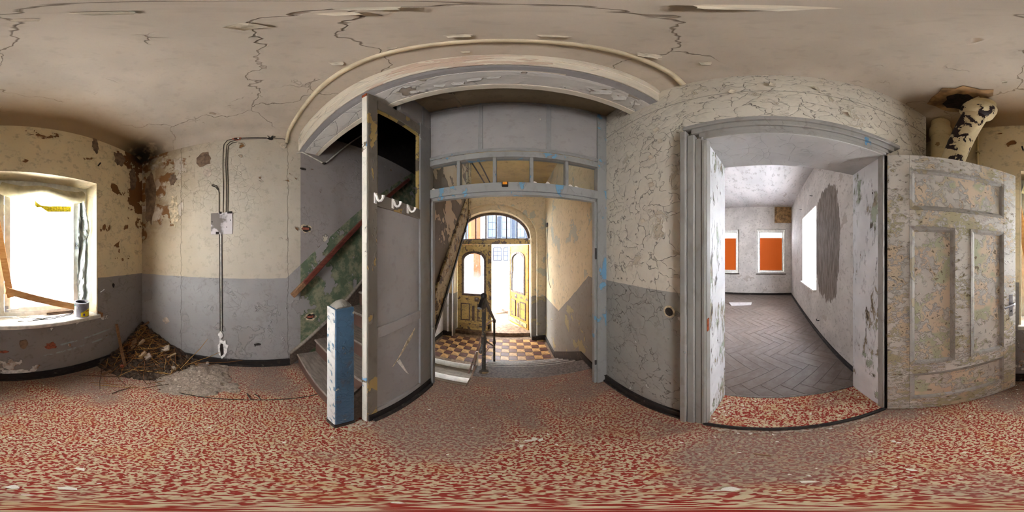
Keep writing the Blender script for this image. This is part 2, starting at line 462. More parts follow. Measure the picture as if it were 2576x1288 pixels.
M['lino'] = plain('grey_terrazzo', (112, 104, 98), 0.55, 0.18, 40.0)
M['stone_brown'] = plain('brown_stone', (112, 92, 74), 0.6, 0.2, 14.0)
M['tile_dark'] = plain('dark_brown_tile', (80, 50, 40), 0.35, 0.28, 9.0, spec=0.5)
M['tile_light'] = plain('ochre_tile', (160, 122, 76), 0.35, 0.24, 9.0, spec=0.5)
M['tile_bed'] = plain('tile_grout', (70, 56, 46), 0.8, 0.2, 14.0)
M['white_step'] = plain('white_riser_paint', (232, 230, 226), 0.5, 0.05, 10.0)
M['iron'] = paint('grimy_iron_pipe', (70, 64, 58), (126, 104, 72), thr=0.56, pscale=14.0, crack=0.0, grime=0.5)
M['iron_pink'] = paint('pink_primed_pipe', (150, 118, 106), (90, 78, 70), thr=0.58, pscale=14.0, crack=0.0, grime=0.4)
M['yellow_door'] = paint('yellow_flaking_door_paint', (224, 196, 128), (116, 98, 84), thr=0.60, pscale=9.0, crack=0.8, cscale=30.0, region=(0.3, 0.5), grime=0.55, mott=0.16)
M['yellow_door_deep'] = paint('deep_yellow_door_paint', (188, 142, 58), (96, 80, 66), thr=0.60, pscale=9.0, crack=0.8, cscale=30.0, region=(0.3, 0.5), grime=0.55, mott=0.16)
M['yellow_frame'] = paint('worn_yellow_frame', (196, 168, 112), (104, 92, 84), thr=0.53, pscale=9.0, crack=0.8, cscale=30.0, grime=0.6)
M['dark_mould'] = plain('dark_door_moulding', (92, 78, 70), 0.6, 0.25, 16.0)
M['string_paint'] = paint('crackled_stringer_paint', (190, 168, 128), (84, 66, 50), thr=0.53, pscale=9.0, crack=1.0, cscale=24.0, region=(0.2, 0.35), grime=0.5, under2=(140, 110, 66), bstr=1.0)
M['string_plaster'] = paint('peeling_stair_plaster', (118, 108, 102), (196, 178, 156), thr=0.5, pscale=1.7, crack=0.4, grime=0.3)
M['white_wall'] = paint('white_vestibule_wall', (222, 220, 222), (176, 172, 168), thr=0.64, crack=0.2)
M['glass'] = mat_glass('clear_window_glass')
M['dirty_glass'] = mat_glass('dusty_window_glass', dirt=0.75, gloss=0.06)
M['sash'] = plain('white_sash_paint', (222, 220, 212), 0.45, 0.06, 12.0)
M['sill'] = plain('white_stone_sill', (214, 208, 198), 0.5, 0.12, 10.0)
M['reveal'] = paint('window_reveal_paint', (222, 206, 170), (206, 196, 176), thr=0.66, crack=0.2)
M['film'] = mat_emit('backlit_window_film', (240, 243, 250), FILM)
M['pane_lit'] = mat_emit('bright_window_pane', (236, 242, 255), PANE)
M['orange_film'] = mat_emit('orange_backlit_blind', (190, 84, 16), 0.10)
M['parquet'] = None
M['plastic'] = plain('crumpled_plastic_film', (160, 170, 166), 0.35, 0.08, 14.0, bstr=0.8, spec=0.5)
M['cloth'] = plain('rolled_yellowish_cloth', (176, 166, 132), 0.7, 0.08, 10.0, bstr=0.8)
M['tape'] = plain('yellow_foil_tape', (186, 170, 30), 0.5, 0.25, 40.0)
M['batten'] = mat_wood('raw_pine_batten', (206, 160, 108), (180, 128, 78), 1.0, 0.6, (2, 14, 14), 0.1)
M['steel'] = plain('dull_steel', (168, 168, 172), 0.35, 0.08, 20.0, metal=0.7)
M['can_grey'] = plain('grey_can_label', (136, 136, 146), 0.4, 0.08, 20.0)
M['can_yellow'] = plain('yellow_can_label', (226, 206, 40), 0.4, 0.08, 20.0)
M['can_blue'] = plain('blue_label_print', (96, 84, 150), 0.5, 0.1, 20.0)
M['can_green'] = plain('green_label_print', (60, 140, 120), 0.5, 0.1, 20.0)
M['brick'] = plain('red_brick', (150, 84, 64), 0.85, 0.2, 30.0)
M['plaster_rim'] = plain('broken_plaster', (188, 172, 142), 0.9, 0.2, 30.0)
M['plaster_white'] = plain('white_gypsum', (228, 226, 222), 0.9, 0.1, 30.0)
M['hole_dark'] = plain('dark_cavity', (40, 34, 30), 0.9, 0.3, 20.0)
M['cable_dark'] = plain('dark_cable', (58, 50, 42), 0.7, 0.3, 30.0)
M['conduit_white'] = plain('white_conduit', (206, 202, 190), 0.5, 0.1, 20.0)
M['plate'] = None
M['porcelain'] = plain('white_porcelain', (232, 228, 218), 0.25, 0.04, 20.0, spec=0.5)
M['rust'] = plain('rusty_iron', (142, 72, 40), 0.8, 0.3, 24.0)
M['amber'] = plain('amber_lens', (206, 130, 40), 0.25, 0.1, 20.0)
M['pipe_cream'] = paint('cream_pipe_paint', (214, 192, 144), (150, 120, 74), thr=0.68, crack=0.1, grime=0.25)
M['pipe_flaked'] = paint('cream_pipe_paint_flaked_to_black', (222, 204, 162), (38, 26, 26), thr=0.535, pscale=6.5, crack=0.1, grime=0.2)
M['reed'] = plain('brown_reed', (132, 86, 44), 0.7, 0.2, 30.0)
M['reed_light'] = plain('straw_reed', (174, 132, 74), 0.7, 0.15, 30.0)
M['reed_dark'] = plain('dark_reed', (74, 52, 36), 0.8, 0.2, 30.0)
M['old_wood'] = mat_wood('old_lath', (120, 88, 62), (150, 114, 84), 2.0, 0.8, (3, 10, 10), 0.3)
M['dirt'] = plain('plaster_dust', (152, 136, 121), 0.95, 0.14, 60.0, bstr=0.35)
M['dirt_dark'] = plain('dark_rubble', (74, 62, 52), 0.95, 0.35, 22.0, bstr=0.9)
M['pale_lath'] = mat_wood('pale_broken_lath', (172, 140, 106), (190, 160, 128), 2.0, 0.8, (3, 10, 10), 0.3)
M['lump'] = plain('plaster_lump', (186, 170, 152), 0.9, 0.12, 20.0)
M['chip'] = plain('white_paint_chip', (224, 218, 206), 0.7, 0.08, 30.0)
M['chip_blue'] = plain('blue_grey_paint_chip', (126, 148, 152), 0.7, 0.1, 30.0)
M['facade_white'] = plain('sunlit_white_facade', (112, 113, 118), 0.8, 0.05, 2.0)
M['facade_orange'] = plain('terracotta_render', (126, 66, 34), 0.9, 0.08, 3.0)
M['facade_dark'] = plain('blue_grey_pilaster', (40, 45, 56), 0.8, 0.1, 3.0)
M['facade_glass'] = plain('pale_far_glass', (74, 82, 100), 0.3, 0.05, 3.0)
M['yard'] = plain('pale_concrete_yard', (102, 97, 92), 0.9, 0.15, 3.0)
M['plank_grey'] = mat_wood('weathered_plank', (150, 128, 110), (186, 168, 152), 1.0, 0.8, (2, 10, 10), 0.2)
M['brown_paper'] = plain('peeled_brown_paper', (142, 112, 76), 0.7, 0.25, 9.0)
M['white_board'] = plain('white_board', (200, 194, 192), 0.6, 0.05, 10.0)

def mat_parquet():
    g = G('dusty_oak_parquet')
    oi = g.node('ShaderNodeObjectInfo').outputs['Random']
    v = g.vm('MULTIPLY', g.P, (3, 40, 40))
    n = g.noise(v, 2.0, 5.0, 0.65)
    c = g.mix(n, (84, 70, 60), (112, 97, 86))
    c = g.mix(g.m('MULTIPLY', oi, 0.5), c, (120, 104, 92))
    c = g.mix(g.m('MULTIPLY', g.ss(g.noise(g.P, 9.0, 5.0, 0.7), 0.4, 0.65), 0.45), c, (128, 119, 114))
    return g.done(c, 0.42, n, 0.3, 0.002, 0.45)
M['parquet'] = mat_parquet()

def mat_plate():
    g = G('half_scraped_metal_plate')
    x, y, z = g.sep()
    k = g.ss(g.m('ADD', y, g.m('MULTIPLY', g.m('SUBTRACT', g.noise(g.P, 9.0, 4.0), 0.5), 0.35)), -0.03, 0.03)
    k2 = g.ss(g.noise(g.P, 7.0, 3.0), 0.5, 0.6)
    c = g.mix(g.m('MAXIMUM', k, k2), (120, 112, 104), (202, 194, 192))
    return g.done(c, 0.6, g.noise(g.P, 30.0), 0.3, 0.003)
M['plate'] = mat_plate()

# ------------------------------------------------------------------ mesh helper
class MB:
    def __init__(s):
        s.v = []; s.f = []
    def add(s, vs, fs):
        b = len(s.v)
        s.v += [Vector(p) for p in vs]
        s.f += [tuple(b + i for i in f) for f in fs]
        return s
    def hexa(s, p):
        return s.add(p, [(3, 2, 1, 0), (4, 5, 6, 7), (0, 1, 5, 4), (1, 2, 6, 5), (2, 3, 7, 6), (3, 0, 4, 7)])
    def box(s, x0, x1, y0, y1, z0, z1):
        return s.hexa([(x0, y0, z0), (x1, y0, z0), (x1, y1, z0), (x0, y1, z0), (x0, y0, z1), (x1, y0, z1), (x1, y1, z1), (x0, y1, z1)])
    def obox(s, a, b, w, t, up=(0, 0, 1)):
        """bar from a to b, width w (sideways), thickness t (along up)"""
        a = Vector(a); b = Vector(b); d = (b - a).normalized()
        u = Vector(up); sd = d.cross(u)
        if sd.length < 1e-4: sd = d.cross(Vector((1, 0, 0)))
        sd.normalize(); u = sd.cross(d).normalized()
        sd *= w / 2; u *= t / 2
        return s.hexa([a - sd - u, a + sd - u, b + sd - u, b - sd - u, a - sd + u, a + sd + u, b + sd + u, b - sd + u])
    def prism(s, poly, off):
        n = len(poly); off = Vector(off)
        vs = [Vector(p) for p in poly] + [Vector(p) + off for p in poly]
        fs = [tuple(range(n))[::-1], tuple(range(n, 2 * n))] + [(i, (i + 1) % n, n + (i + 1) % n, n + i) for i in range(n)]
        return s.add(vs, fs)
    def tube(s, path, r, seg=8, cap=True):
        path = [Vector(p) for p in path]; n = len(path); vs = []
        up = None
        for i, p in enumerate(path):
            d = (path[min(i + 1, n - 1)] - path[max(i - 1, 0)]).normalized()
            if up is None:
                up = d.orthogonal().normalized()
            sd = d.cross(up)
            if sd.length < 1e-5: sd = d.orthogonal()
            sd.normalize(); up = sd.cross(d).normalized()
            rr = r[i] if isinstance(r, (list, tuple)) else r
            for k in range(seg):
                a = 2 * PI * k / seg
                vs.append(p + (sd * math.cos(a) + up * math.sin(a)) * rr)
        fs = [(i * seg + k, i * seg + (k + 1) % seg, (i + 1) * seg + (k + 1) % seg, (i + 1) * seg + k) for i in range(n - 1) for k in range(seg)]
        if cap:
            fs += [tuple(range(seg))[::-1], tuple((n - 1) * seg + k for k in range(seg))]
        return s.add(vs, fs)
    def lathe(s, c, prof, seg=20):
        vs = []
        for r, z in prof:
            for k in range(seg):
                a = 2 * PI * k / seg
                vs.append((c[0] + r * math.cos(a), c[1] + r * math.sin(a), c[2] + z))
        n = len(prof)
        fs = [(i * seg + k, i * seg + (k + 1) % seg, (i + 1) * seg + (k + 1) % seg, (i + 1) * seg + k) for i in range(n - 1) for k in range(seg)]
        fs += [tuple(range(seg))[::-1], tuple((n - 1) * seg + k for k in range(seg))]
        return s.add(vs, fs)
    def build(s, name, mat, parent=None, smooth=False, bevel=0.0, base=False, origin=None):
        """parts are given in world coordinates; the offset of an (unrotated) parent chain is taken off"""
        off = Vector((0, 0, 0))
        q = parent
        while q is not None:
            off += q.location; q = q.parent
        org = Vector((0, 0, 0))
        if parent is None and base:
            lo = [min(p[i] for p in s.v) for i in range(3)]; hi = [max(p[i] for p in s.v) for i in range(3)]
            org = Vector(((lo[0] + hi[0]) / 2, (lo[1] + hi[1]) / 2, lo[2]))
        if origin is not None:
            org = Vector(origin)
        bm = bmesh.new()
        vv = [bm.verts.new(p - off - org) for p in s.v]
        for f in s.f:
            try: bm.faces.new([vv[i] for i in f])
            except ValueError: pass
        bmesh.ops.recalc_face_normals(bm, faces=bm.faces)
        if bevel:
            bmesh.ops.bevel(bm, geom=list(bm.edges), offset=bevel, segments=1, affect='EDGES', clamp_overlap=True)
        if smooth:
            for f in bm.faces: f.smooth = True
        me = bpy.data.meshes.new(name)
        bm.to_mesh(me); bm.free()
        me.materials.append(M[mat] if isinstance(mat, str) else mat)
        if smooth:
            try: me.set_sharp_from_angle(angle=math.radians(40))
            except Exception: pass
        o = bpy.data.objects.new(name, me)
        o.location = org
        col.objects.link(o)
        o.parent = parent
        return o


def tag(o, label=None, cat=None, group=None, kind=None):
    for k, v in (('label', label), ('category', cat), ('group', group), ('kind', kind)):
        if v: o[k] = v
    return o
def empty(name, loc, label, cat, group=None, kind=None, rz=0.0):
    o = bpy.data.objects.new(name, None)
    o.location = loc; o.rotation_euler = (0, 0, rz); o.empty_display_size = 0.1
    col.objects.link(o)
    return tag(o, label, cat, group, kind)
def struct(o, label, cat):
    return tag(o, label, cat, None, 'structure')
def box(*a):
    return MB().box(*a)

XL, XR, YB, ZC = -1.82, 0.83, -1.53, 3.15
# ================================================================== HALL SHELL
b = MB().box(XL - 0.1, 1.1, YB - 0.1, 1.36, -0.25, 0.0)
b.box(-0.386, 0.84, 1.36, 1.555, -0.25, 0.0)
fl = struct(b.build('floor', 'carpet'), 'red and beige flecked worn carpet floor of the hall', 'floor')
box(XL, -0.386, 1.34, 1.375, -0.24, -0.004).build('slab_edge', 'stone_brown', fl)

# ceiling: gently uneven sheet, coved down into the walls
def ceiling_mesh():
    nx, ny = 54, 44
    x0, x1, y0, y1 = XL - 0.02, 1.06, YB - 0.02, 0.72
    mb = MB(); vs = []; fs = []
    def prof(d, r=0.16, k=0.13):
        return 0.0 if d >= r else -k * (1 - math.sqrt(max(0.0, 1 - ((r - d) / r) ** 2)))
    for j in range(ny + 1):
        for i in range(nx + 1):
            u = i / nx; v_ = j / ny
            x = x0 + (x1 - x0) * (0.5 - 0.5 * math.cos(PI * u)); y = y0 + (y1 - y0) * (1 - math.cos(PI / 2 * v_))
            z = ZC + 0.006 * math.sin(3.1 * x + 1.3 * y) + 0.005 * math.sin(5.3 * y - 2.0 * x)
            z += prof(max(0, x - XL)) + prof(max(0, y - YB)) + prof(max(0, 0.84 - x), 0.1, 0.05) * (1 if x < 0.84 else 1)
            vs.append((x, y, z))
    for j in range(ny):
        for i in range(nx):
            a = j * (nx + 1) + i
            fs.append((a, a + nx + 1, a + nx + 2, a + 1))
    # a slab above it
    mb.add(vs, fs)
    mb.box(x0, x1, y0, y1, ZC + 0.06, ZC + 0.2)
    return mb
ce = struct(ceiling_mesh().build('ceiling', 'ceiling', smooth=True), 'cracked cream distempered ceiling of the hall', 'ceiling')

wl = struct(box(XL - 0.3, XL, YB - 0.4, 2.9, -1.6, 3.22).build('wall_left', 'wall_left'),
            'peeling cream wall with grey dado and scraped wiring chases beside the stair', 'wall')
# back wall with the window opening
b = MB()
WX0, WX1, WZ0, WZ1, WD = -1.041, 0.041, 0.745, 2.34, -1.86
b.box(XL - 0.02, WX0, WD, YB, -0.2, 3.3).box(WX1, 1.2, WD, YB, -0.2, 3.3)
b.box(WX0, WX1, WD, YB, -0.2, WZ0).box(WX0, WX1, WD, YB, WZ1, 3.3)
wb = struct(b.build('wall_back', 'wall_back'), 'yellowed window wall with grey dado and damp brown flaking corner', 'wall')
# reveal lining of that opening (lighter paint)
b = MB().box(WX0 - 0.004, WX0 + 0.012, WD + 0.02, YB + 0.001, WZ0, WZ1 - 0.002).box(WX1 - 0.012, WX1 + 0.004, WD + 0.02, YB + 0.001, WZ0, WZ1 - 0.002)
b.box(WX0 - 0.004, WX1 + 0.004, WD + 0.02, YB + 0.001, WZ1 - 0.012, WZ1 + 0.004)
b.build('window_reveal', 'reveal', wb)
# right wall with the doorway
DY0, DY1, DZ = -0.69, 0.326, 2.21
b = MB().box(XR, 1.19, DY1, 1.36, -0.2, 3.35).box(XR, 1.19, -1.21, DY0, -0.2, 3.35).box(XR, 1.19, DY0, DY1, DZ, 3.35)
b.box(1.06, 1.19, -1.9, -1.21, -0.2, 3.35)
wr = struct(b.build('wall_right', 'wall_right'), 'crazed cream wall with grey dado around the white side-room doorway', 'wall')
# the stair side and shaft above
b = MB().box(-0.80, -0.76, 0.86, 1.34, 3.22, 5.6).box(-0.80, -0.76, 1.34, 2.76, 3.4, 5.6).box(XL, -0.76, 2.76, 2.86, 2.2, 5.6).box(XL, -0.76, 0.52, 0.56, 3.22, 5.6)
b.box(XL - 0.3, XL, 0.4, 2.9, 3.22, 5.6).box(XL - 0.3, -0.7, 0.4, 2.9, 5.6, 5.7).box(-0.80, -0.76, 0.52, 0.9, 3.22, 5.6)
struct(b.build('wall_stairwell', 'stairwell_shade'), 'stairwell wall with the unlit darkness painted into its colour', 'wall')
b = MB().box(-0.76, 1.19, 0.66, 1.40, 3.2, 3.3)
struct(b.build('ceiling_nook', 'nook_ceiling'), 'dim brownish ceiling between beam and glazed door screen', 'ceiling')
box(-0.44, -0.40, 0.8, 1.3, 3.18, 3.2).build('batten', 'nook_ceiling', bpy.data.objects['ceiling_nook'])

# beam
bmr = empty('beam', (0, 0, 0), 'flaking cream downstand beam across the hall ceiling', 'beam', None, 'structure')
FL, FR, BR, BL = (XL, 0.494, 2.86), (XR, 0.665, 2.93), (XR, 0.93, 2.94), (XL, 0.735, 2.845)
def beam_part(u0, u1, dz0, dz1):
    """slice of the beam between depth fractions u0..u1, z offsets below/above the soffit"""
    def at(u, right, dz):
        a, c = (FR, BR) if right else (FL, BL)
        return (a[0], a[1] + (c[1] - a[1]) * u, a[2] + (c[2] - a[2]) * u + dz)
    return MB().hexa([at(u0, 0, dz0), at(u0, 1, dz0), at(u1, 1, dz0), at(u1, 0, dz0), at(u0, 0, dz1), at(u0, 1, dz1), at(u1, 1, dz1), at(u1, 0, dz1)])
beam_part(0.0, 1.0, 0.004, 0.42).build('beam_core', 'beam_cream', bmr)
beam_part(-0.04, 0.02, 0.0, 0.13).build('lower_face_board', 'beam_cream', bmr, bevel=0.004)
beam_part(-0.07, 0.0, 0.13, 0.30).build('upper_face_board', 'beam_cream', bmr, bevel=0.004)
beam_part(0.02, 0.26, 0.0, 0.01).build('soffit_strip', 'grey_panel', bmr)
beam_part(0.26, 0.82, -0.006, 0.01).build('soffit_board', 'beam_grey', bmr, bevel=0.002)
beam_part(0.82, 1.02, -0.014, 0.02).build('edge_strip', 'beam_cream', bmr, bevel=0.003)
# round moulding on the ceiling
pts = [(XL + 0.004, 0.345, 2.98), (XL + 0.02, 0.347, 3.06), (XL + 0.07, 0.35, 3.125), (XL + 0.16, 0.352, 3.14)] + [(XL + t, 0.35 + 0.12 * t / 2.65, 3.144) for t in (0.4, 0.9, 1.4, 1.9, 2.3, 2.52)] + [(XR - 0.01, 0.47, 3.10)]
struct(MB().tube(pts, 0.02, 10).build('trim_1', 'moulding', smooth=True), 'round cream moulding running across the hall ceiling before the beam', 'moulding')

# ---- skirtings
def skirting(name, segs, label, mat='dark_base'):
    o = empty(name, (0, 0, 0), label, 'baseboard', None, 'structure')
    for (x0, x1, y0, y1, nx_, ny_) in segs:
        for k, (z0, z1, t) in enumerate(((0, 0.03, 0.035), (0.03, 0.09, 0.02), (0.09, 0.105, 0.027))):
            xa, xb, ya, yb = x0, x1, y0, y1
            if nx_: xa, xb = sorted((x0, x0 + nx_ * t))
            if ny_: ya, yb = sorted((y0, y0 + ny_ * t))
            box(xa, xb, ya, yb, z0, z1).build(('foot_strip', 'board', 'cap_strip')[k], mat, o, bevel=0.003)
    return o
skirting('baseboard_left', [(XL, XL, YB, 0.38, 1, 0)], 'dark skirting along the wired wall left of the stair')
skirting('baseboard_back', [(XL, 1.06, YB, YB, 0, 1)], 'black skirting under the hall window')
skirting('baseboard_right', [(XR, XR, 0.47, 1.27, -1, 0)], 'dark skirting between door casing and glazed screen')

# ================================================================== RIGHT DOORWAY
cs = empty('trim_2', (0, 0, 0), 'grey stepped architrave around the side-room doorway', 'door casing', None, 'structure')
for nm, ya, yb, t in (('outer_strip', 0.43, 0.468, 0.055), ('bead', 0.385, 0.43, 0.042), ('flat_strip', 0.345, 0.385, 0.03), ('inner_strip', 0.322, 0.345, 0.036)):
    box(XR - t, XR, ya, yb, 0.0, 2.2 + (ya - 0.322)).build(nm, 'casing_paint', cs, bevel=0.005)
for nm, za, zb_, t in (('head_outer_strip', 2.32, 2.355, 0.055), ('head_bead', 2.275, 2.32, 0.042), ('head_flat_strip', 2.235, 2.275, 0.03), ('head_inner_strip', 2.205, 2.235, 0.036)):
    e = za - 2.21
    box(XR - t, XR, DY0 - 0.02 - e, 0.34 + e, za, zb_).build(nm, 'casing_paint', cs, bevel=0.005)
box(XR - 0.03, XR, DY0 - 0.13, DY0 + 0.0, 0.0, 2.21).build('hinge_side_strip', 'dark_base', cs, bevel=0.004)
jl = empty('trim_3', (0, 0, 0), 'white flaking jamb linings inside the side-room doorway', 'door lining', None, 'structure')
box(XR - 0.025, 1.20, DY1 - 0.001, DY1 + 0.02, 0.03, DZ).build('jamb_board', 'jamb_white', jl)
box(XR + 0.0, 1.20, DY0 - 0.02, DY0 + 0.001, 0.03, DZ).build('jamb_board', 'jamb_white', jl)
box(XR - 0.03, XR + 0.02, DY0 - 0.02, DY0 + 0.012, 0.03, DZ).build('stop_bead', 'casing_paint', jl, bevel=0.003)
box(XR - 0.03, XR + 0.02, DY1 - 0.012, DY1 + 0.02, 0.03, DZ).build('stop_bead', 'casing_paint', jl, bevel=0.003)
box(XR - 0.03, 1.20, DY0 - 0.02, DY1 + 0.02, DZ - 0.012, DZ + 0.02).build('head_board', 'head_lining', jl)
box(XR - 0.03, XR - 0.005, DY1 - 0.016, DY1 - 0.010, 1.02, 1.10).build('strike_plate', 'rust', jl, bevel=0.002)
th = empty('threshold', (1.0, -0.18, 0), 'carpeted threshold with dark edge in the side-room doorway', 'threshold', None, 'structure')
box(XR - 0.02, 1.20, DY0, DY1, 0.0, 0.035).build('carpet_top', 'carpet', th)
box(XR - 0.045, XR - 0.02, DY0 - 0.01, DY1 + 0.01, 0.0, 0.038).build('front_edge', 'dark_base', th, bevel=0.008)
box(1.19, 1.215, DY0, DY1, 0.0, 0.04).build('back_edge', 'lino', th, bevel=0.004)

# ---- open panelled door leaf
ang = math.atan2(-1.419 + 0.72, 0.087 - 0.80)
dr = empty('door_1', (0.80, -0.72, 0.0), 'open panelled door leaf with heavily flaking white paint', 'door', None, 'structure', rz=ang)
LW, LZ0, LZ1, T = 1.0, 0.012, 2.205, 0.02
def leaf(mb, name, mat, bevel=0.0):
    o = mb.build(name, mat, None, bevel=bevel); o.parent = dr; return o
leaf(box(0, 0.145, -T, T, LZ0, LZ1), 'stile', 'door_paint', 0.003)
leaf(box(0.87, LW, -T, T, LZ0, LZ1), 'stile', 'door_paint', 0.003)
leaf(box(0.145, 0.87, -T + 0.001, T - 0.001, 2.075, LZ1), 'top_rail', 'door_paint', 0.002)
leaf(box(0.145, 0.87, -T + 0.001, T - 0.001, 1.645, 1.76), 'upper_rail', 'door_paint', 0.002)
leaf(box(0.145, 0.87, -T + 0.001, T - 0.001, 0.515, 0.62), 'lock_rail', 'door_paint', 0.002)
leaf(box(0.145, 0.87, -T + 0.001, T - 0.001, LZ0, 0.185), 'bottom_rail', 'door_paint', 0.002)
leaf(box(0.455, 0.575, -T + 0.001, T - 0.001, 0.62, 1.645), 'muntin', 'door_paint', 0.002)
for x0, x1, z0, z1 in ((0.145, 0.87, 1.76, 2.075), (0.145, 0.455, 0.62, 1.645), (0.575, 0.87, 0.62, 1.645), (0.145, 0.87, 0.185, 0.515)):
    p = leaf(box(x0 - 0.004, x1 + 0.004, -0.006, 0.006, z0 - 0.004, z1 + 0.004), 'panel', 'door_panel')
    f = MB(); i = 0.035
    f.hexa([(x0 + i, -0.006, z0 + i), (x1 - i, -0.006, z0 + i), (x1 - i, 0.006, z0 + i), (x0 + i, 0.006, z0 + i), (x0 + i, -0.006, z1 - i), (x1 - i, -0.006, z1 - i), (x1 - i, 0.006, z1 - i), (x0 + i, 0.006, z1 - i)])
    for s_ in (-1, 1):
        mo = MB()
        for (ax, az, bx, bz) in ((x0, z0, x1, z0), (x0, z1, x1, z1)):
            sgn = 1 if az == z0 else -1
            mo.prism([(ax, s_ * 0.006, az), (ax, s_ * 0.024, az), (ax, s_ * 0.02, az + sgn * 0.018), (ax, s_ * 0.008, az + sgn * 0.034)], (bx - ax, 0, 0))
        for xx in (x0, x1):
            sgn = 1 if xx == x0 else -1
            mo.prism([(xx, s_ * 0.006, z0), (xx, s_ * 0.024, z0), (xx + sgn * 0.018, s_ * 0.02, z0), (xx + sgn * 0.034, s_ * 0.008, z0)], (0, 0, z1 - z0))
        m_ = leaf(mo, 'moulding', 'door_mould'); m_.parent = p
for zz in (0.25, 1.15, 1.9):
    leaf(MB().tube([(-0.012, 0.0, zz - 0.06), (-0.012, 0.0, zz + 0.06)], 0.011, 8), 'hinge', 'dark_base')
for s_ in (1, -1):
    hp = leaf(box(0.925, 0.965, s_ * T - 0.003, s_ * T + 0.003, 0.92, 1.12), 'lock_plate', 'steel', 0.001)
    hd = leaf(MB().tube([(0.945, s_ * T, 1.045), (0.945, s_ * (T + 0.05), 1.045), (0.93, s_ * (T + 0.058), 1.043), (0.84, s_ * (T + 0.055), 1.03)], 0.009, 8), 'handle', 'steel')
    hd.parent = hp
    kh = leaf(MB().tube([(0.945, s_ * (T + 0.002), 0.97), (0.945, s_ * (T + 0.005), 0.97)], 0.008, 8), 'keyhole', 'black'); kh.parent = hp

# ================================================================== SIDE ROOM
RX0, RX1, RY0, RY1, RZ = 1.19, 5.95, -0.865, 3.3, 3.31
fr = struct(box(RX0, RX1 + 0.3, RY0 - 0.05, RY1, -0.2, -0.004).build('floor_side_room', 'tile_bed'), 'dusty oak herringbone parquet floor of the side room', 'floor')
# herringbone blocks: one mesh, 4:1
BLW, BLL = 0.125, 0.50
pb = MB().box(-BLL / 2 + 0.0015, BLL / 2 - 0.0015, -BLW / 2 + 0.0015, BLW / 2 - 0.0015, -0.006, 0.0).build('parquet_block', 'parquet', fr, bevel=0.0012)
first = True
cells = []
s45 = math.sqrt(0.5)
for a in range(-60, 61):
    for q in range(-16, 17):
        # herringbone lattice in block-width units (length 4)
        for kind in (0, 1):
            ux, uy = (a + 4 * q * 1.0, a - 4 * q * 1.0)
            if kind == 0:
                cx, cy, rot = ux + 2.0, uy + 0.5, 0.0
            else:
                cx, cy, rot = ux + 0.5, uy + 1.0 + 2.0 - 0.0, PI / 2
            cells.append((cx * BLW, cy * BLW, rot))
cnt = 0
blocks = []
for cx, cy, rot in cells:
    x = 3.2 + (cx - cy) * s45; y = 0.6 + (cx + cy) * s45
    if not (RX0 - 0.08 < x < RX1 + 0.16 and RY0 - 0.2 < y < RY1 - 0.2): continue
    if y > 0.42 * x + 0.25: continue          # never seen past the jamb
    blocks.append((math.hypot(x, y), x, y, rot + PI / 4))
blocks.sort()
for k, (dd, x, y, r_) in enumerate(blocks[:300]):
    o = pb if k == 0 else pb.copy()
    if k: col.objects.link(o); o.parent = fr
    o.location = (x, y, 0.0 + R.uniform(-0.0015, 0.001)); o.rotation_euler = (R.uniform(-.003, .003), R.uniform(-.003, .003), r_)
if len(blocks) > 300:
    b = MB()
    for dd, x, y, r_ in blocks[300:]:
        c_, s_ = math.cos(r_), math.sin(r_); l2, w2 = BLL / 2 - 0.0015, BLW / 2 - 0.0015
        pts = [(x + c_ * i * l2 - s_ * j * w2, y + s_ * i * l2 + c_ * j * w2) for i, j in ((-1, -1), (1, -1), (1, 1), (-1, 1))]
        b.hexa([(p[0], p[1], -0.006) for p in pts] + [(p[0], p[1], 0.0) for p in pts])
    tag(b.build('parquet_far_blocks', 'parquet', fr), kind='stuff')
box(RX0 - 0.02, RX1, RY1 - 0.9, RY1, -0.003, 0.001).build('floor_border', 'parquet', fr)
struct(box(RX0 - 0.05, RX1 + 0.3, RY0 - 0.05, RY1, RZ, RZ + 0.1).build('ceiling_side_room', paint('stained_white_ceiling', (196, 190, 186), (170, 160, 152), thr=0.6, pscale=1.2, crack=0.0, grime=0.4, mott=0.15, mscale=1.2, stretch=(0.4, 1, 1))), 'stained white ceiling of the side room', 'ceiling')
# end wall with two windows
W2 = [(-0.64, 0.42), (1.07, 2.13)]
b = MB(); zz0, zz1 = 0.80, 2.44
ys = [RY0 - 0.3, W2[0][0], W2[0][1], W2[1][0], W2[1][1], RY1]
for k in range(5):
    if k in (1, 3):
        b.box(RX1, RX1 + 0.3, ys[k], ys[k + 1], -0.2, zz0).box(RX1, RX1 + 0.3, ys[k], ys[k + 1], zz1, RZ + 0.1)
    else:
        b.box(RX1, RX1 + 0.3, ys[k], ys[k + 1], -0.2, RZ + 0.1)
struct(b.build('wall_side_room_end', 'room_wall'), 'whitewashed end wall of the side room between two orange windows', 'wall')
SX0, SX1, SZ0, SZ1 = 2.845, 4.02, 0.81, 2.40
b = MB().box(RX0 - 0.02, SX0, RY0 - 0.42, RY0, -0.2, RZ + 0.1).box(SX1, RX1, RY0 - 0.42, RY0, -0.2, RZ + 0.1)
b.box(SX0, SX1, RY0 - 0.42, RY0, -0.2, SZ0).box(SX0, SX1, RY0 - 0.42, RY0, SZ1, RZ + 0.1)
struct(b.build('wall_side_room_window', 'room_wall_patch'), 'whitewashed side-room wall with a tall bare grey-brown patch', 'wall')
struct(box(RX0, RX1 + 0.3, RY1, RY1 + 0.2, -0.2, RZ + 0.1).build('wall_side_room_far', 'room_wall'), 'plain whitewashed wall closing the side room', 'wall')
def plain_skirt(name, boxes, label, mat='dark_base'):
    o = empty(name, (0, 0, 0), label, 'baseboard', None, 'structure')
    for bb in boxes: box(*bb).build('board', mat, o, bevel=0.004)
    return o
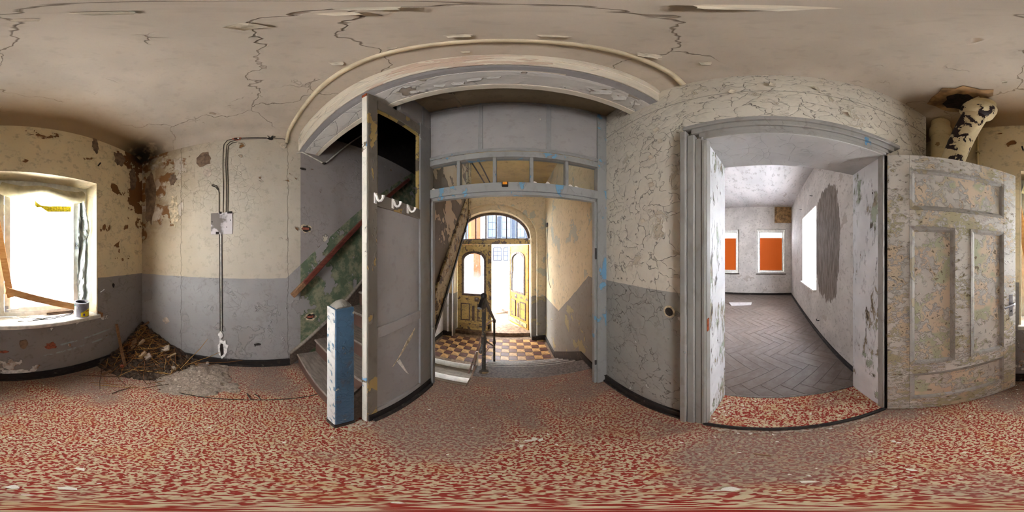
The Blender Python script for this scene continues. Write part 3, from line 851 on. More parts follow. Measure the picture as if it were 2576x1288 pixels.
plain_skirt('baseboard_side_room_end', [(RX1 - 0.02, RX1, RY0, RY1, 0, 0.07)], 'dark skirting under the two orange windows')
plain_skirt('baseboard_side_room_window', [(RX0 + 0.03, RX1 - 0.02, RY0, RY0 + 0.022, 0, 0.055), (RX0 + 0.03, RX1 - 0.02, RY0, RY0 + 0.035, 0, 0.02)], 'dark skirting below the bare wall patch')

def casement(name, y0, y1, label):
    o = empty(name, (RX1 + 0.08, (y0 + y1) / 2, 0.80), label, 'window', None, 'structure')
    x0, x1 = RX1 + 0.06, RX1 + 0.11
    for (a, b_, c, d) in ((y0, y0 + 0.07, zz0, zz1), (y1 - 0.07, y1, zz0, zz1)): box(x0, x1, a, b_, c, d).build('frame_side', 'sash', o, bevel=0.004)
    box(x0, x1, y0 + 0.07, y1 - 0.07, zz1 - 0.08, zz1).build('frame_head', 'sash', o, bevel=0.004)
    box(x0, x1, y0 + 0.07, y1 - 0.07, zz0, zz0 + 0.07).build('frame_foot', 'sash', o, bevel=0.004)
    s = MB(); a, b_, c, d = y0 + 0.075, y1 - 0.075, zz0 + 0.075, zz1 - 0.085
    s.box(x0 - 0.02, x1 - 0.02, a, a + 0.05, c, d).box(x0 - 0.02, x1 - 0.02, b_ - 0.05, b_, c, d).box(x0 - 0.02, x1 - 0.02, a + 0.05, b_ - 0.05, c, c + 0.05).box(x0 - 0.02, x1 - 0.02, a + 0.05, b_ - 0.05, d - 0.05, d)
    s.build('sash', 'sash', o)
    box(x1 - 0.03, x1 - 0.02, a + 0.05, b_ - 0.05, 2.13, d - 0.05).build('glass_pane', 'pane_lit', o)
    box(x1 - 0.03, x1 - 0.02, a + 0.05, b_ - 0.05, c + 0.05, 2.13).build('orange_blind', 'orange_film', o)
    box(RX1 - 0.05, RX1 + 0.06, y0 - 0.02, y1 + 0.02, zz0 - 0.03, zz0).build('sill', 'brown_dark', o, bevel=0.004)
    return o
casement('window_2', *W2[0], 'side-room window with orange blind nearest the bare wall patch')
casement('window_3', *W2[1], 'side-room window with orange blind half hidden by the door jamb')
o = empty('window_4', (3.43, RY0 - 0.3, SZ0), 'bright deep window beside the bare patch in the side room', 'window', None, 'structure')
yy0, yy1 = RY0 - 0.36, RY0 - 0.30
for a, b_ in ((SX0, SX0 + 0.08), (SX1 - 0.08, SX1)): box(a, b_, yy0, yy1, SZ0, SZ1).build('frame_side', 'sash', o, bevel=0.004)
box(SX0 + 0.08, SX1 - 0.08, yy0, yy1, SZ1 - 0.08, SZ1).build('frame_head', 'sash', o, bevel=0.004)
box(SX0 + 0.08, SX1 - 0.08, yy0, yy1, SZ0, SZ0 + 0.08).build('frame_foot', 'sash', o, bevel=0.004)
box(SX0 + 0.08, SX1 - 0.08, yy0 + 0.02, yy0 + 0.03, SZ0 + 0.08, SZ1 - 0.08).build('glass_pane', 'pane_lit', o)
box(SX0 + 0.002, SX1 - 0.002, RY0 - 0.30, RY0 + 0.06, SZ0 - 0.025, SZ0 + 0.012).build('sill', 'sill', o, bevel=0.004)
# loose things in the side room
tag(MB().box(RX1 - 0.012, RX1 - 0.001, RY0 + 0.005, -0.24, 2.68, 3.30).build('peeled_wallpaper', 'brown_paper', base=True), 'brown peeled wallpaper sheet high in the side-room corner', 'wallpaper')
pl = MB().hexa([(4.46, 1.02, 0.002), (4.63, 0.48, 0.002), (4.88, 0.48, 0.002), (4.76, 1.17, 0.002), (4.46, 1.02, 0.02), (4.63, 0.48, 0.02), (4.88, 0.48, 0.02), (4.76, 1.17, 0.02)])
tag(pl.build('loose_board', 'white_board', base=True, bevel=0.002), 'flat white board lying on the side-room parquet', 'board')
for k, (px, py) in enumerate(((2044, 493), (2017, 527))):
    p = onY(px, py, RY0)
    tag(MB().tube([(p.x, RY0 - 0.005, p.z), (p.x, RY0 + 0.06, p.z)], 0.006, 6).build('wall_nail', 'black', base=True), ('long dark nail in side-room wall above the window, upper one', 'long dark nail in side-room wall above the window, lower one')[k], 'nail')
p = onY(2061, 806, RY0)
tag(MB().tube([(p.x, RY0, p.z), (p.x, RY0 + 0.03, p.z), (p.x + 0.02, RY0 + 0.045, p.z), (p.x + 0.02, RY0 + 0.045, p.z + 0.03)], 0.008, 6).build('wall_hook', 'black', base=True), 'small black hook low on the side-room wall', 'hook')

# ================================================================== GLAZED SCREEN (front of the hall)
sc_ = empty('door_screen', (0.03, 1.30, 0), 'grey painted door screen with glazed transom lights above the entrance steps', 'door screen', None, 'structure')
YS0, YS1 = 1.265, 1.335
box(-0.756, -0.70, YS0, YS1, 0, 3.2).build('post', 'grey_paint', sc_, bevel=0.004)
box(0.735, XR, YS0, YS1, 0, 3.2).build('post', 'grey_blue_paint', sc_, bevel=0.004)
box(-0.70, -0.675, YS0 + 0.015, YS1 - 0.01, 0, 1.975).build('stop_bead', 'grey_paint', sc_, bevel=0.003)
box(0.71, 0.735, YS0 + 0.015, YS1 - 0.01, 0, 1.975).build('stop_bead', 'grey_blue_paint', sc_, bevel=0.003)
box(-0.70, 0.735, YS0, YS1, 1.985, 2.068).build('transom_rail', 'grey_blue_paint', sc_, bevel=0.003)
box(-0.70, 0.735, YS0 + 0.015, YS1 - 0.01, 1.955, 1.985).build('stop_bead', 'grey_blue_paint', sc_, bevel=0.003)
box(-0.70, 0.735, YS0, YS1, 2.335, 2.40).build('upper_rail', 'grey_blue_paint', sc_, bevel=0.003)
box(-0.70, 0.735, YS0 - 0.02, YS0 + 0.01, 2.40, 2.437).build('moulding', 'grey_paint', sc_, bevel=0.012)
for mx in (-0.434, -0.137, 0.155, 0.446):
    box(mx - 0.014, mx + 0.014, YS0 + 0.005, YS1 - 0.01, 2.068, 2.335).build('mullion', 'grey_blue_paint', sc_, bevel=0.003)
xs = [-0.70, -0.434, -0.137, 0.155, 0.446, 0.735]
for k in range(5):
    p = box(xs[k] + 0.012, xs[k + 1] - 0.012, 1.302, 1.305, 2.066, 2.337).build('glass_pane', 'glass', sc_)
for k, (x0, x1) in enumerate(((-0.70, -0.268), (-0.232, 0.275), (0.311, 0.735))):
    box(x0, x1, 1.285, 1.30, 2.437, 3.2).build('panel', 'grey_panel', sc_)
for mx in (-0.25, 0.293):
    box(mx - 0.018, mx + 0.018, YS0 + 0.005, 1.30, 2.437, 3.2).build('batten', 'grey_paint', sc_, bevel=0.003)
box(-0.70, 0.735, YS0, YS1, 3.17, 3.2).build('head_rail', 'grey_paint', sc_)
# ragged white paint scraps on the ledge of the lights
for k, (px, py) in enumerate(((1345, 462), (1378, 462), (1435, 470), (1450, 473), (1090, 478))):
    p = onY(px, py, 1.285)
    hh = R.uniform(0.02, 0.035)
    tag(MB().prism([(p.x - 0.025, 1.283, 2.069), (p.x + 0.025, 1.283, 2.069), (p.x + 0.012, 1.286, 2.069 + hh * 0.7), (p.x - 0.005, 1.288, 2.069 + hh)], (0, 0.003, 0)).build('paint_scrap', 'chip', base=True),
        'ragged white paint scrap standing on the transom ledge', 'paint scrap', 'paint scraps on the transom ledge')
gd = empty('indicator_lamp', (-0.054, 1.262, 2.03), 'small square amber lamp on the middle of the transom rail', 'lamp')
box(-0.078, -0.030, 1.235, 1.266, 2.02, 2.06).build('housing', 'dark_base', gd, bevel=0.004)
box(-0.072, -0.036, 1.230, 1.236, 2.03, 2.055).build('lens', 'amber', gd, bevel=0.002)
# latch and hinges on the right post
box(0.712, 0.727, YS0 + 0.005, YS0 + 0.016, 1.42, 1.52).build('strike_plate', 'black', sc_)
box(0.712, 0.727, YS0 + 0.005, YS0 + 0.016, 0.30, 0.36).build('strike_plate', 'black', sc_)

# ================================================================== SIDE SCREEN WITH COAT HOOKS (beside the stair)
ss_ = empty('side_screen', (-0.717, 0.92, 0), 'grey panelled stair screen with open upper light and three coat hooks', 'screen')
PX0, PX1, PA, PB = -0.741, -0.694, 0.568, 1.265
box(PX0, PX1, PA, 0.642, 0.0, 2.845).build('front_stile', 'stile_paint', ss_, bevel=0.003)
box(PX0, PX1 - 0.004, PA - 0.006, PA, 0.0, 2.80).build('edge_strip', 'cream_post', ss_, bevel=0.002)
box(PX0, PX1 - 0.004, PA - 0.006, PA, 2.80, 2.845).build('rusty_cap', 'rust', ss_)
box(PX0, PX1, 1.10, PB, 0.0, 2.845).build('rear_stile', 'grey_paint', ss_, bevel=0.003)
box(PX0 + 0.002, PX1 - 0.002, 0.642, 1.10, 2.655, 2.79).build('top_rail', 'stile_paint', ss_, bevel=0.003)
hr = box(PX0 + 0.002, PX1 - 0.001, 0.642, 1.10, 1.75, 1.832).build('hook_rail', 'stile_paint', ss_, bevel=0.003)
box(PX0 + 0.015, PX1 - 0.015, 0.642, 1.10, 1.0, 1.75).build('upper_panel', 'grey_panel', ss_)
box(PX0 + 0.002, PX1 - 0.002, 0.642, 1.10, 0.922, 1.0).build('middle_rail', 'grey_panel', ss_, bevel=0.003)
box(PX0 + 0.015, PX1 - 0.015, 0.642, 1.10, 0.15, 0.922).build('lower_panel', 'grey_panel', ss_)
box(PX0 + 0.002, PX1 - 0.002, 0.642, 1.10, 0.0, 0.165).build('bottom_rail', 'grey_panel', ss_, bevel=0.003)
box(PX0, PX1 + 0.006, PA + 0.004, PB, 0.0, 0.11).build('base_strip', 'black', ss_, bevel=0.003)
box(PX1 + 0.006, PX1 + 0.03, PA + 0.03, PB, 0.0, 0.035).build('floor_strip', 'dark_base', ss_, bevel=0.004)
for (a, b_, c, d) in ((0.642, 0.65, 1.832, 2.655), (1.088, 1.10, 1.832, 2.655), (0.65, 1.088, 2.645, 2.655)):
    box(PX0 + 0.01, PX1 - 0.01, a, b_, c, d).build('glazing_bead', paint('ochre_bead_paint', (176, 152, 92), (92, 84, 70), thr=0.55, pscale=9.0) if 'bead' not in M else M['bead'], ss_)
box(PX0 + 0.005, PX1 - 0.005, 0.86, PB, 2.845, 3.2).build('head_panel', 'grey_panel', ss_)
box(PX0 + 0.002, PX1 - 0.002, 1.14, 1.17, 2.845, 3.2).build('head_batten', 'grey_paint', ss_)
# tear in the lower panel skin
sa, sb = onX(1043, 826, PX1 - 0.012), onX(988, 922, PX1 - 0.012)
tear = MB(); N = 7
for k in range(N):
    t0, t1 = k / N, (k + 1) / N
    wv = [0.004, 0.012, 0.03, 0.022, 0.014, 0.009, 0.005, 0.003]
    p0, p1 = sa.lerp(sb, t0), sa.lerp(sb, t1)
    tear.hexa([(p0.x, p0.y - wv[k], p0.z), (p0.x, p0.y + wv[k], p0.z), (p1.x, p1.y + wv[k + 1], p1.z), (p1.x, p1.y - wv[k + 1], p1.z)] +
              [(p0.x + 0.003, p0.y - wv[k], p0.z), (p0.x + 0.003, p0.y + wv[k], p0.z), (p1.x + 0.003, p1.y + wv[k + 1], p1.z), (p1.x + 0.003, p1.y - wv[k + 1], p1.z)])
tear.build('torn_skin', 'plaster_rim', ss_)
e0 = onX(1005, 905, PX1 - 0.01); e1 = onX(1020, 940, PX1 - 0.01)
MB().prism([(e0.x, e0.y - 0.03, e0.z), (e0.x + 0.002, e0.y, e0.z + 0.006), (e1.x + 0.012, e1.y + 0.006, e1.z + 0.02), (e1.x + 0.02, e1.y + 0.01, e1.z), (e1.x + 0.015, e1.y - 0.012, e1.z + 0.03)], (0.003, 0, 0)).build('hanging_splinter', 'chip', ss_)
for hy in (0.623, 0.772, 0.93):
    h = MB().box(PX1 - 0.001, PX1 + 0.006, hy - 0.012, hy + 0.012, 1.76, 1.83).build('coat_hook', 'porcelain', ss_, bevel=0.003)
    MB().tube([(PX1 + 0.004, hy, 1.815), (PX1 + 0.014, hy, 1.80), (PX1 + 0.02, hy, 1.782), (PX1 + 0.033, hy, 1.768), (PX1 + 0.05, hy, 1.767), (PX1 + 0.062, hy, 1.778), (PX1 + 0.066, hy, 1.795)], [0.009, 0.008, 0.0075, 0.0075, 0.0075, 0.0075, 0.010], 10).build('hook_arm', 'porcelain', h, smooth=True)

# ================================================================== NEWEL
nw = empty('newel_post', (-0.775, 0.444, 0), 'stout newel post painted white and blue at the stair foot', 'newel post')
NX0, NX1, NY0, NY1 = -0.822, -0.728, 0.385, 0.503
box(NX0, NX1, NY0, NY1, 0.05, 1.165).build('shaft', 'newel_blue', nw, bevel=0.006)
box(NX0, NX1 - 0.004, NY0 - 0.003, NY0 + 0.004, 0.055, 1.165).build('white_face', 'newel_white', nw, bevel=0.003)
b = MB()
b.hexa([(NX0, NY0, 1.165), (NX1, NY0, 1.165), (NX1, NY1, 1.165), (NX0, NY1, 1.165), (NX0 + .028, NY0 + .035, 1.205), (NX1 - .028, NY0 + .035, 1.205), (NX1 - .028, NY1 - .035, 1.205), (NX0 + .028, NY1 - .035, 1.205)])
b.build('cap', paint('bald_grey_cap_paint', (168, 162, 150), (120, 116, 108), thr=0.56, pscale=9.0, crack=0.5), nw, bevel=0.012, smooth=True)
box(NX0 - 0.004, NX1 + 0.004, NY0 - 0.006, NY1 + 0.004, 0.0, 0.055).build('foot_block', 'dark_base', nw, bevel=0.003)

# ================================================================== STAIR UP
st = empty('staircase', (-1.29, 0.47, 0), 'dark worn wooden staircase climbing along the wired wall', 'staircase')
TX0, TX1 = XL + 0.035, -0.765
RISE, GO, Y0S = 0.193, 0.21, 0.475
for k in range(1, 11):
    yf = Y0S + GO * (k - 1); zt = RISE * k
    t = box(TX0, TX1, yf - 0.02, yf + GO + 0.01, zt - 0.03, zt).build('tread', 'tread', st, bevel=0.008)
    box(TX0, TX1, yf, yf + 0.02, zt - RISE, zt - 0.03).build('riser', 'riser', st)
def slope_board(x0, x1, y0, y1, zlo, zhi, sl, mat, name):
    b = MB().prism([(x0, y0, zlo(y0)), (x0, y1, zlo(y1)), (x0, y1, zhi(y1)), (x0, y0, zhi(y0))], (x1 - x0, 0, 0))
    return b.build(name, mat, st, bevel=0.003)
slope_board(XL + 0.002, XL + 0.036, 0.38, 2.74, lambda y: max(0.0, 0.1 + (y - 0.55) * 0.92 - 0.1), lambda y: 0.205 + (y - 0.39) * 0.91, 0.92, 'brown_dark', 'wall_string')
slope_board(XL + 0.002, XL + 0.05, 0.38, 2.74, lambda y: 0.205 + (y - 0.39) * 0.91, lambda y: 0.228 + (y - 0.39) * 0.91, 0.92, 'tread', 'string_cap')
slope_board(-0.765, -0.745, 0.50, 1.26, lambda y: max(0.0, (y - 0.5) * 0.6), lambda y: 0.40 + (y - 0.5) * 0.93, 0.92, 'brown_dark', 'outer_string')
# soffit under the flight (seen from the vestibule)
MB().prism([(XL + 0.01, 1.34, 0.64), (XL + 0.01, 2.72, 2.14), (XL + 0.01, 2.72, 2.30), (XL + 0.01, 1.34, 0.85)], (1.05, 0, 0)).build('soffit', 'string_plaster', st)
# wall handrail
hl = empty('wall_handrail', (XL + 0.05, 0.42, 1.0), 'red-brown wooden handrail sloping up the green stair wall', 'handrail')
ra, rb = Vector((XL + 0.06, 0.40, 1.0)), Vector((XL + 0.06, 2.4, 2.96))
MB().obox(ra, rb, 0.045, 0.06, (0, -0.7, 0.7)).build('rail', 'rail_red', hl, bevel=0.008)
MB().obox(ra - (rb - ra).normalized() * 0.004, ra + (rb - ra).normalized() * 0.2, 0.047, 0.062, (0, -0.7, 0.7)).build('worn_end', 'old_wood', hl, bevel=0.008)
for t in (0.12, 0.4, 0.7):
    p = ra.lerp(rb, t)
    MB().tube([(XL, p.y, p.z - 0.06), (XL + 0.04, p.y, p.z - 0.05), (XL + 0.06, p.y, p.z - 0.02)], 0.009, 6).build('bracket', 'iron', hl)

# white conduit on the stair wall under the beam
cp = empty('white_conduit', (XL + 0.01, 0.47, 2.6), 'thin white conduit bent along the stair wall under the beam', 'conduit')
MB().tube([onX(746, 386, XL + 0.012), onX(760, 383, XL + 0.012), onX(815, 412, XL + 0.016)], 0.009, 8).build('lower_pipe', 'conduit_white', cp, smooth=True)
MB().tube([onX(815, 412, XL + 0.016), onX(826, 405, XL + 0.016), onX(908, 342, XL + 0.016)], 0.011, 8).build('upper_pipe', 'conduit_white', cp, smooth=True)
q = onX(815, 412, XL + 0.016)
MB().tube([q + Vector((0, -0.02, 0.01)), q, q + Vector((0, 0.02, 0.02))], 0.014, 8).build('elbow', 'iron', cp)

# ================================================================== VESTIBULE
vw = struct(box(0.84, 1.19, 1.36, 4.6, -1.6, 3.5).build('wall_vestibule_right', 'vest_wall'), 'cream vestibule wall with grey dado dropping along the entrance steps', 'wall')
struct(box(XL - 0.3, XL, 2.9, 4.6, -1.6, 3.5).build('wall_vestibule_left', 'white_wall'), 'white painted wall on the cellar-stair side of the vestibule', 'wall')
struct(MB().box(-0.78, 1.19, 1.40, 2.86, 3.4, 3.5).box(-2.1, 1.19, 2.86, 4.7, 3.4, 3.5).build('ceiling_vestibule', 'vest_ceiling'), 'yellowed ceiling of the entrance vestibule', 'ceiling')
vc = bpy.data.objects['ceiling_vestibule']
for x in (-0.74, -0.60):
    MB().obox((x, 2.86, 3.395), (x + 0.06, 4.05, 3.395), 0.025, 0.02).build('ceiling_batten', 'dark_base', vc)
# entrance-arch wall (two orders)
def arch_layer(mb, x0, x1, z0, z1, cx, hw, zs, rise, y0, y1, n=28):
    pts = [(cx - hw, z0)] + [(cx - hw * math.cos(PI * k / n), zs + rise * math.sin(PI * k / n)) for k in range(n + 1)] + [(cx + hw, z0)]
    out = []
    for (px_, pz) in pts:
        if px_ <= cx - hw + 1e-6 and pz == z0: out.append((x0, z0))
        elif px_ >= cx + hw - 1e-6 and pz == z0: out.append((x1, z0))
        else:
            a = math.atan2(pz - z0 - 1.2, px_ - cx)
            # project to the outer rectangle
            tx = ((x1 - cx) if math.cos(a) > 0 else (x0 - cx)) / (math.cos(a) if abs(math.cos(a)) > 1e-6 else 1e-6)
            tz = (z1 - z0 - 1.2) / math.sin(a) if math.sin(a) > 1e-6 else 1e9
            t = min(tx, tz)
            out.append((cx + t * math.cos(a), z0 + 1.2 + t * math.sin(a)))
    m_ = len(pts)
    vs = [(p[0], y0, p[1]) for p in pts] + [(p[0], y0, p[1]) for p in out] + [(p[0], y1, p[1]) for p in pts] + [(p[0], y1, p[1]) for p in out]
    fs = []
    for k in range(m_ - 1):
        fs += [(k, k + 1, m_ + k + 1, m_ + k), (2 * m_ + k, 3 * m_ + k, 3 * m_ + k + 1, 2 * m_ + k + 1), (k, 2 * m_ + k, 2 * m_ + k + 1, k + 1)]
    mb.add(vs, fs)
    # corners of the rectangle the fan leaves out
    for s_ in (0, 1):
        xc = (x0, x1)[s_]
        near = [p for p in out if abs(p[1] - z1) < 1e-4]
        side = [p for p in out if abs(p[0] - xc) < 1e-4]
        if near and side:
            pa = min(near, key=lambda p: abs(p[0] - xc)); pb_ = max(side, key=lambda p: p[1])
            for y in (y0, y1):
                mb.add([(pa[0], y, pa[1]), (xc, y, z1), (pb_[0], y, pb_[1])], [(0, 1, 2)])
b = MB()
arch_layer(b, XL, 0.86, -0.9, 3.42, -0.53, 1.15, 1.95, 0.85, 4.05, 4.16)
arch_layer(b, XL, 0.86, -0.9, 3.42, -0.53, 1.01, 1.93, 0.72, 4.16, 4.46)
aw = struct(b.build('wall_entrance_arch', mat_vestibule_wall()), 'cream plastered end wall with stepped entrance arch', 'wall')
for xa, xb_ in ((0.48, 0.50), (0.62, 0.66), (-1.70, -1.66), (-1.56, -1.53)):
    box(xa, xb_, 4.02, 4.06, -0.85, 1.9).build('pilaster_strip', 'vest_wall' if xa > 0 else 'white_wall', aw, bevel=0.006)
box(0.50, 0.84, 4.0, 4.05, -0.85, -0.72).build('plinth', 'dark_base', aw, bevel=0.005)
box(XL, -1.56, 4.0, 4.05, -0.85, -0.72).build('plinth', 'dark_base', aw, bevel=0.005)
box(XL, XL + 0.02, 2.95, 4.0, -0.85, -0.72).build('plinth', 'dark_base', aw, bevel=0.005)
plain_skirt('baseboard_vestibule_level', [(0.82, 0.84, 3.10, 4.0, -0.85, -0.72)], 'black skirting beside the chequered tiles')
sk = empty('baseboard_vestibule_slope', (0, 0, 0), 'black skirting stepping down beside the entrance steps', 'baseboard', None, 'structure')
MB().prism([(0.822, 1.34, 0.0), (0.822, 1.34, 0.085), (0.822, 1.86, 0.10), (0.822, 3.16, -0.715), (0.822, 3.16, -0.85), (0.822, 2.80, -0.85)], (0.02, 0, 0)).build('raking_board', 'dark_base', sk)

# tiled floor
vf = struct(MB().box(XL, 0.84, 2.84, 4.27, -1.1, -0.858).build('floor_vestibule', 'tile_bed'), 'chequered brown and ochre tiled vestibule floor', 'floor')
TS = 0.167
tm = {}
for nm in ('tile_dark', 'tile_light'):
    tm[nm] = MB().box(0.002, TS - 0.002, 0.002, 0.163 - 0.002, -0.012, 0.0)
first = {}
for r_ in range(7):
    for c_ in range(-10, 5):
        light = (c_ + r_) % 2 == 1 - 0 if True else False
        nm = 'tile_light' if (c_ + r_) % 2 == 0 else 'tile_dark'
        if nm not in first:
            o = tm[nm].build('floor_tile', nm, None, bevel=0.0015); first[nm] = o
        else:
            o = first[nm].copy(); col.objects.link(o)
        o.parent = vf
        o.location = (-0.06 + TS * c_, 4.075 - 0.163 * (r_ + 1), -0.85 + R.uniform(-0.001, 0.001))
box(XL, 0.84, 4.078, 4.27, -0.87, -0.851).build('border_strip', 'stone_brown', vf)
box(XL, -1.732, 2.84, 4.078, -0.87, -0.851).build('border_strip', 'stone_brown', vf)
box(0.777, 0.84, 2.84, 4.078, -0.87, -0.851).build('border_strip', 'stone_brown', vf)
box(XL, 0.84, 2.83, 2.932, -0.87, -0.851).build('border_strip', 'stone_brown', vf)
ds = struct(MB().box(-1.62, 0.56, 4.26, 4.75, -1.0, -0.735).build('door_step', 'stone_brown', bevel=0.006), 'brown stone step under the entrance doors', 'step')

# entrance steps (going down) and landing
es = empty('entrance_steps', (0.23, 1.57, -0.2), 'grey stone landing and steps leading down to the entrance', 'steps')
box(-0.386, 0.838, 1.555, 1.785, -0.30, 0.004).build('landing', 'lino', es, bevel=0.008)
for k in range(1, 5):
    y0 = 1.78 + 0.265 * (k - 1)
    s_ = box(-0.386, 0.838, y0 - 0.02, y0 + 0.275, -1.3, -0.17 * k).build('step', 'lino', es, bevel=0.008)
    for j in range(2):
        box(-0.37, 0.83, y0 + 0.265 - 0.045 - 0.03 * j, y0 + 0.265 - 0.035 - 0.03 * j, -0.17 * k, -0.17 * k + 0.002).build('grip_line', 'conduit_white', s_)
box(-0.40, -0.386, 1.36, 1.785, -0.9, 0.0).build('side_board', 'stone_brown', es)
# cellar stair (rises away from the hall up to the tile level)
cst = empty('cellar_stair', (-1.1, 2.2, -1.5), 'cellar stair with white risers under the wooden staircase', 'stairs')
for k in range(5):
    zt = -0.85 - 0.145 * k; yb = 2.83 - 0.30 * k
    if k:
        box(XL + 0.004, -0.40, yb, yb + 0.30, zt - 0.2, zt).build('step', 'tread', cst)
    box(XL + 0.004, -0.40, yb - 0.012, yb + 0.0, zt - 0.145, zt + 0.004).build('white_riser', 'white_step', cst, bevel=0.004)
struct(box(XL, -0.386, 1.30, 1.36, -1.9, -0.245).build('wall_cellar', 'stone_brown'), 'dark wall below the hall floor edge', 'wall')

# pipe railing
rl = empty('pipe_railing', (-0.29, 1.66, 0.0), 'grimy iron pipe railing beside the entrance steps', 'railing')
P1 = Vector((-0.29, 1.66, 0.0)); P2 = Vector((-0.30, 2.74, -0.68))
MB().tube([P1, P1 + Vector((0, 0, 1.03))], 0.021, 10).build('post', 'iron', rl, smooth=True)
MB().tube([P2, P2 + Vector((0, 0, 1.0))], 0.019, 10).build('post', 'iron', rl, smooth=True)
MB().lathe(P1, [(0.05, 0.0), (0.05, 0.012), (0.03, 0.03), (0.022, 0.05)], 14).build('base_flange', 'iron', rl)
MB().lathe(P1 + Vector((0, 0, 1.0)), [(0.018, 0), (0.03, 0.01), (0.034, 0.03), (0.028, 0.05), (0.01, 0.06)], 14).build('knob', 'black', rl, smooth=True)
MB().tube([P1 + Vector((-0.02, -0.13, 0.93)), P1 + Vector((-0.012, -0.06, 0.98)), P1 + Vector((0, 0, 1.02)), P1.lerp(P2, 0.5) + Vector((0, 0, 1.0)), P2 + Vector((0, 0, 0.99))], 0.022, 10).build('handrail', 'black', rl, smooth=True)
MB().tube([P1 + Vector((0, 0, 0.5)), P1.lerp(P2, 0.5) + Vector((0, 0, 0.46)), P2 + Vector((0, 0, 0.42))], 0.013, 8).build('middle_rail', 'iron', rl, smooth=True)
for z_ in (0.52, 0.97):
    MB().tube([P2 + Vector((0, 0, z_ - 0.03)), P2 + Vector((0, 0, z_ + 0.03))], 0.028, 10).build('collar', 'iron', rl)
MB().tube([P1 + Vector((0, 0, 0.45)), P1 + Vector((0, 0, 0.53))], 0.03, 10).build('collar', 'iron', rl)
MB().tube([P2 + Vector((0, 0, 0.97)), P2 + Vector((-0.07, -0.02, 0.97)), P2 + Vector((-0.13, -0.1, 0.92)), (-0.49, 2.25, -0.05), (-0.52, 1.9, -0.28)], 0.013, 8).build('cellar_rail', 'iron_pink', rl, smooth=True)
MB().tube([P2 + Vector((0, 0, 0.40)), P2 + Vector((-0.07, -0.02, 0.42)), P2 + Vector((-0.13, -0.12, 0.36)), (-0.45, 2.2, -0.45)], 0.012, 8).build('cellar_rail', 'iron_pink', rl, smooth=True)
MB().tube([P1 + Vector((0, 0.02, 0.47)), (-0.36, 1.84, 0.19)], 0.022, 8).build('brace', 'iron', rl, smooth=True)
box(-0.425, -0.398, 1.85, 1.90, -0.30, 0.17).build('stub_post', 'white_step', rl, bevel=0.004)
MB().tube([(-0.41, 1.87, 0.17), (-0.40, 1.65, -0.03), (-0.40, 1.42, -0.22)], 0.012, 8).build('string_rail', 'iron_pink', rl)

# stair side seen in the vestibule: plastered panel, crackled string, drop newel
sp = empty('stair_side', (-0.76, 2.0, 0.6), 'peeling plastered stair side with crackled cream string above the cellar stair', 'stair side')
MB().prism([(-0.775, 1.345, 0.75), (-0.775, 2.66, 2.2), (-0.775, 2.66, 3.4), (-0.775, 1.345, 3.4)], (0.02, 0, 0)).build('plaster_panel', 'string_plaster', sp)
lo_ = lambda y: 0.63 + (y - 1.345) * 1.15
MB().prism([(-0.755, 1.345, lo_(1.345)), (-0.755, 2.62, lo_(2.62)), (-0.755, 2.62, lo_(2.62) + 0.36), (-0.755, 1.345, lo_(1.345) + 0.36)], (0.03, 0, 0)).build('string_board', 'string_paint', sp, bevel=0.006)
MB().prism([(-0.775, 1.345, lo_(1.345) - 0.05), (-0.775, 2.62, lo_(2.62) - 0.05), (-0.775, 2.62, lo_(2.62) + 0.01), (-0.775, 1.345, lo_(1.345) + 0.01)], (0.065, 0, 0)).build('bottom_edge', 'dark_base', sp, bevel=0.004)
box(-0.80, -0.70, 2.62, 2.75, 2.12, 3.4).build('drop_newel', 'string_paint', sp, bevel=0.008)
box(-0.73, -0.715, 2.62, 2.75, 2.12, 3.4).build('newel_edge', 'dark_base', sp)

# ---- entrance doors and fanlight
yd = 4.36
fm = empty('window_5', (-0.53, yd + 0.03, 1.76), 'arched fanlight of upright panes over the entrance doors', 'window', None, 'structure')
box(-1.54, 0.48, yd - 0.02, yd + 0.08, 1.77, 1.90).build('transom', 'yellow_frame', fm, bevel=0.008)
def arc_pts(hw, rise, n=30, a0=0.0, a1=PI):
    return [(-0.53 - hw * math.cos(a0 + (a1 - a0) * k / n), 1.92 + rise * math.sin(a0 + (a1 - a0) * k / n)) for k in range(n + 1)]
oo, ii = arc_pts(1.03, 0.74), arc_pts(0.95, 0.665)
b = MB()
for k in range(30):
    b.hexa([(oo[k][0], yd, oo[k][1]), (oo[k + 1][0], yd, oo[k + 1][1]), (oo[k + 1][0], yd + 0.06, oo[k + 1][1]), (oo[k][0], yd + 0.06, oo[k][1]),
            (ii[k][0], yd, ii[k][1]), (ii[k + 1][0], yd, ii[k + 1][1]), (ii[k + 1][0], yd + 0.06, ii[k + 1][1]), (ii[k][0], yd + 0.06, ii[k][1])])
b.build('arched_frame', 'dark_mould', fm)
box(-1.50, 0.44, yd, yd + 0.06, 1.90, 1.925).build('bottom_bar', 'dark_mould', fm)
zt = lambda x: 1.92 + 0.68 * math.sqrt(max(0.0, 1 - ((x + 0.53) / 0.955) ** 2))
bars = [-1.267, -0.987, -0.706, -0.427, -0.147, 0.136]
for x in bars:
    box(x - 0.014, x + 0.014, yd + 0.01, yd + 0.05, 1.92, zt(x)).build('glazing_bar', 'dark_mould', fm)
eg = [-1.47] + bars + [0.41]
for k in range(7):
    x0, x1 = eg[k] + 0.01, eg[k + 1] - 0.01
    top = [(x0 + (x1 - x0) * t / 6, zt(x0 + (x1 - x0) * t / 6) - 0.004) for t in range(7)]
    MB().prism([(x0, yd + 0.028, 1.92)] + [(p[0], yd + 0.028, max(1.925, p[1])) for p in top] + [(x1, yd + 0.028, 1.92)], (0, 0.004, 0)).build('glass_pane', 'glass', fm)

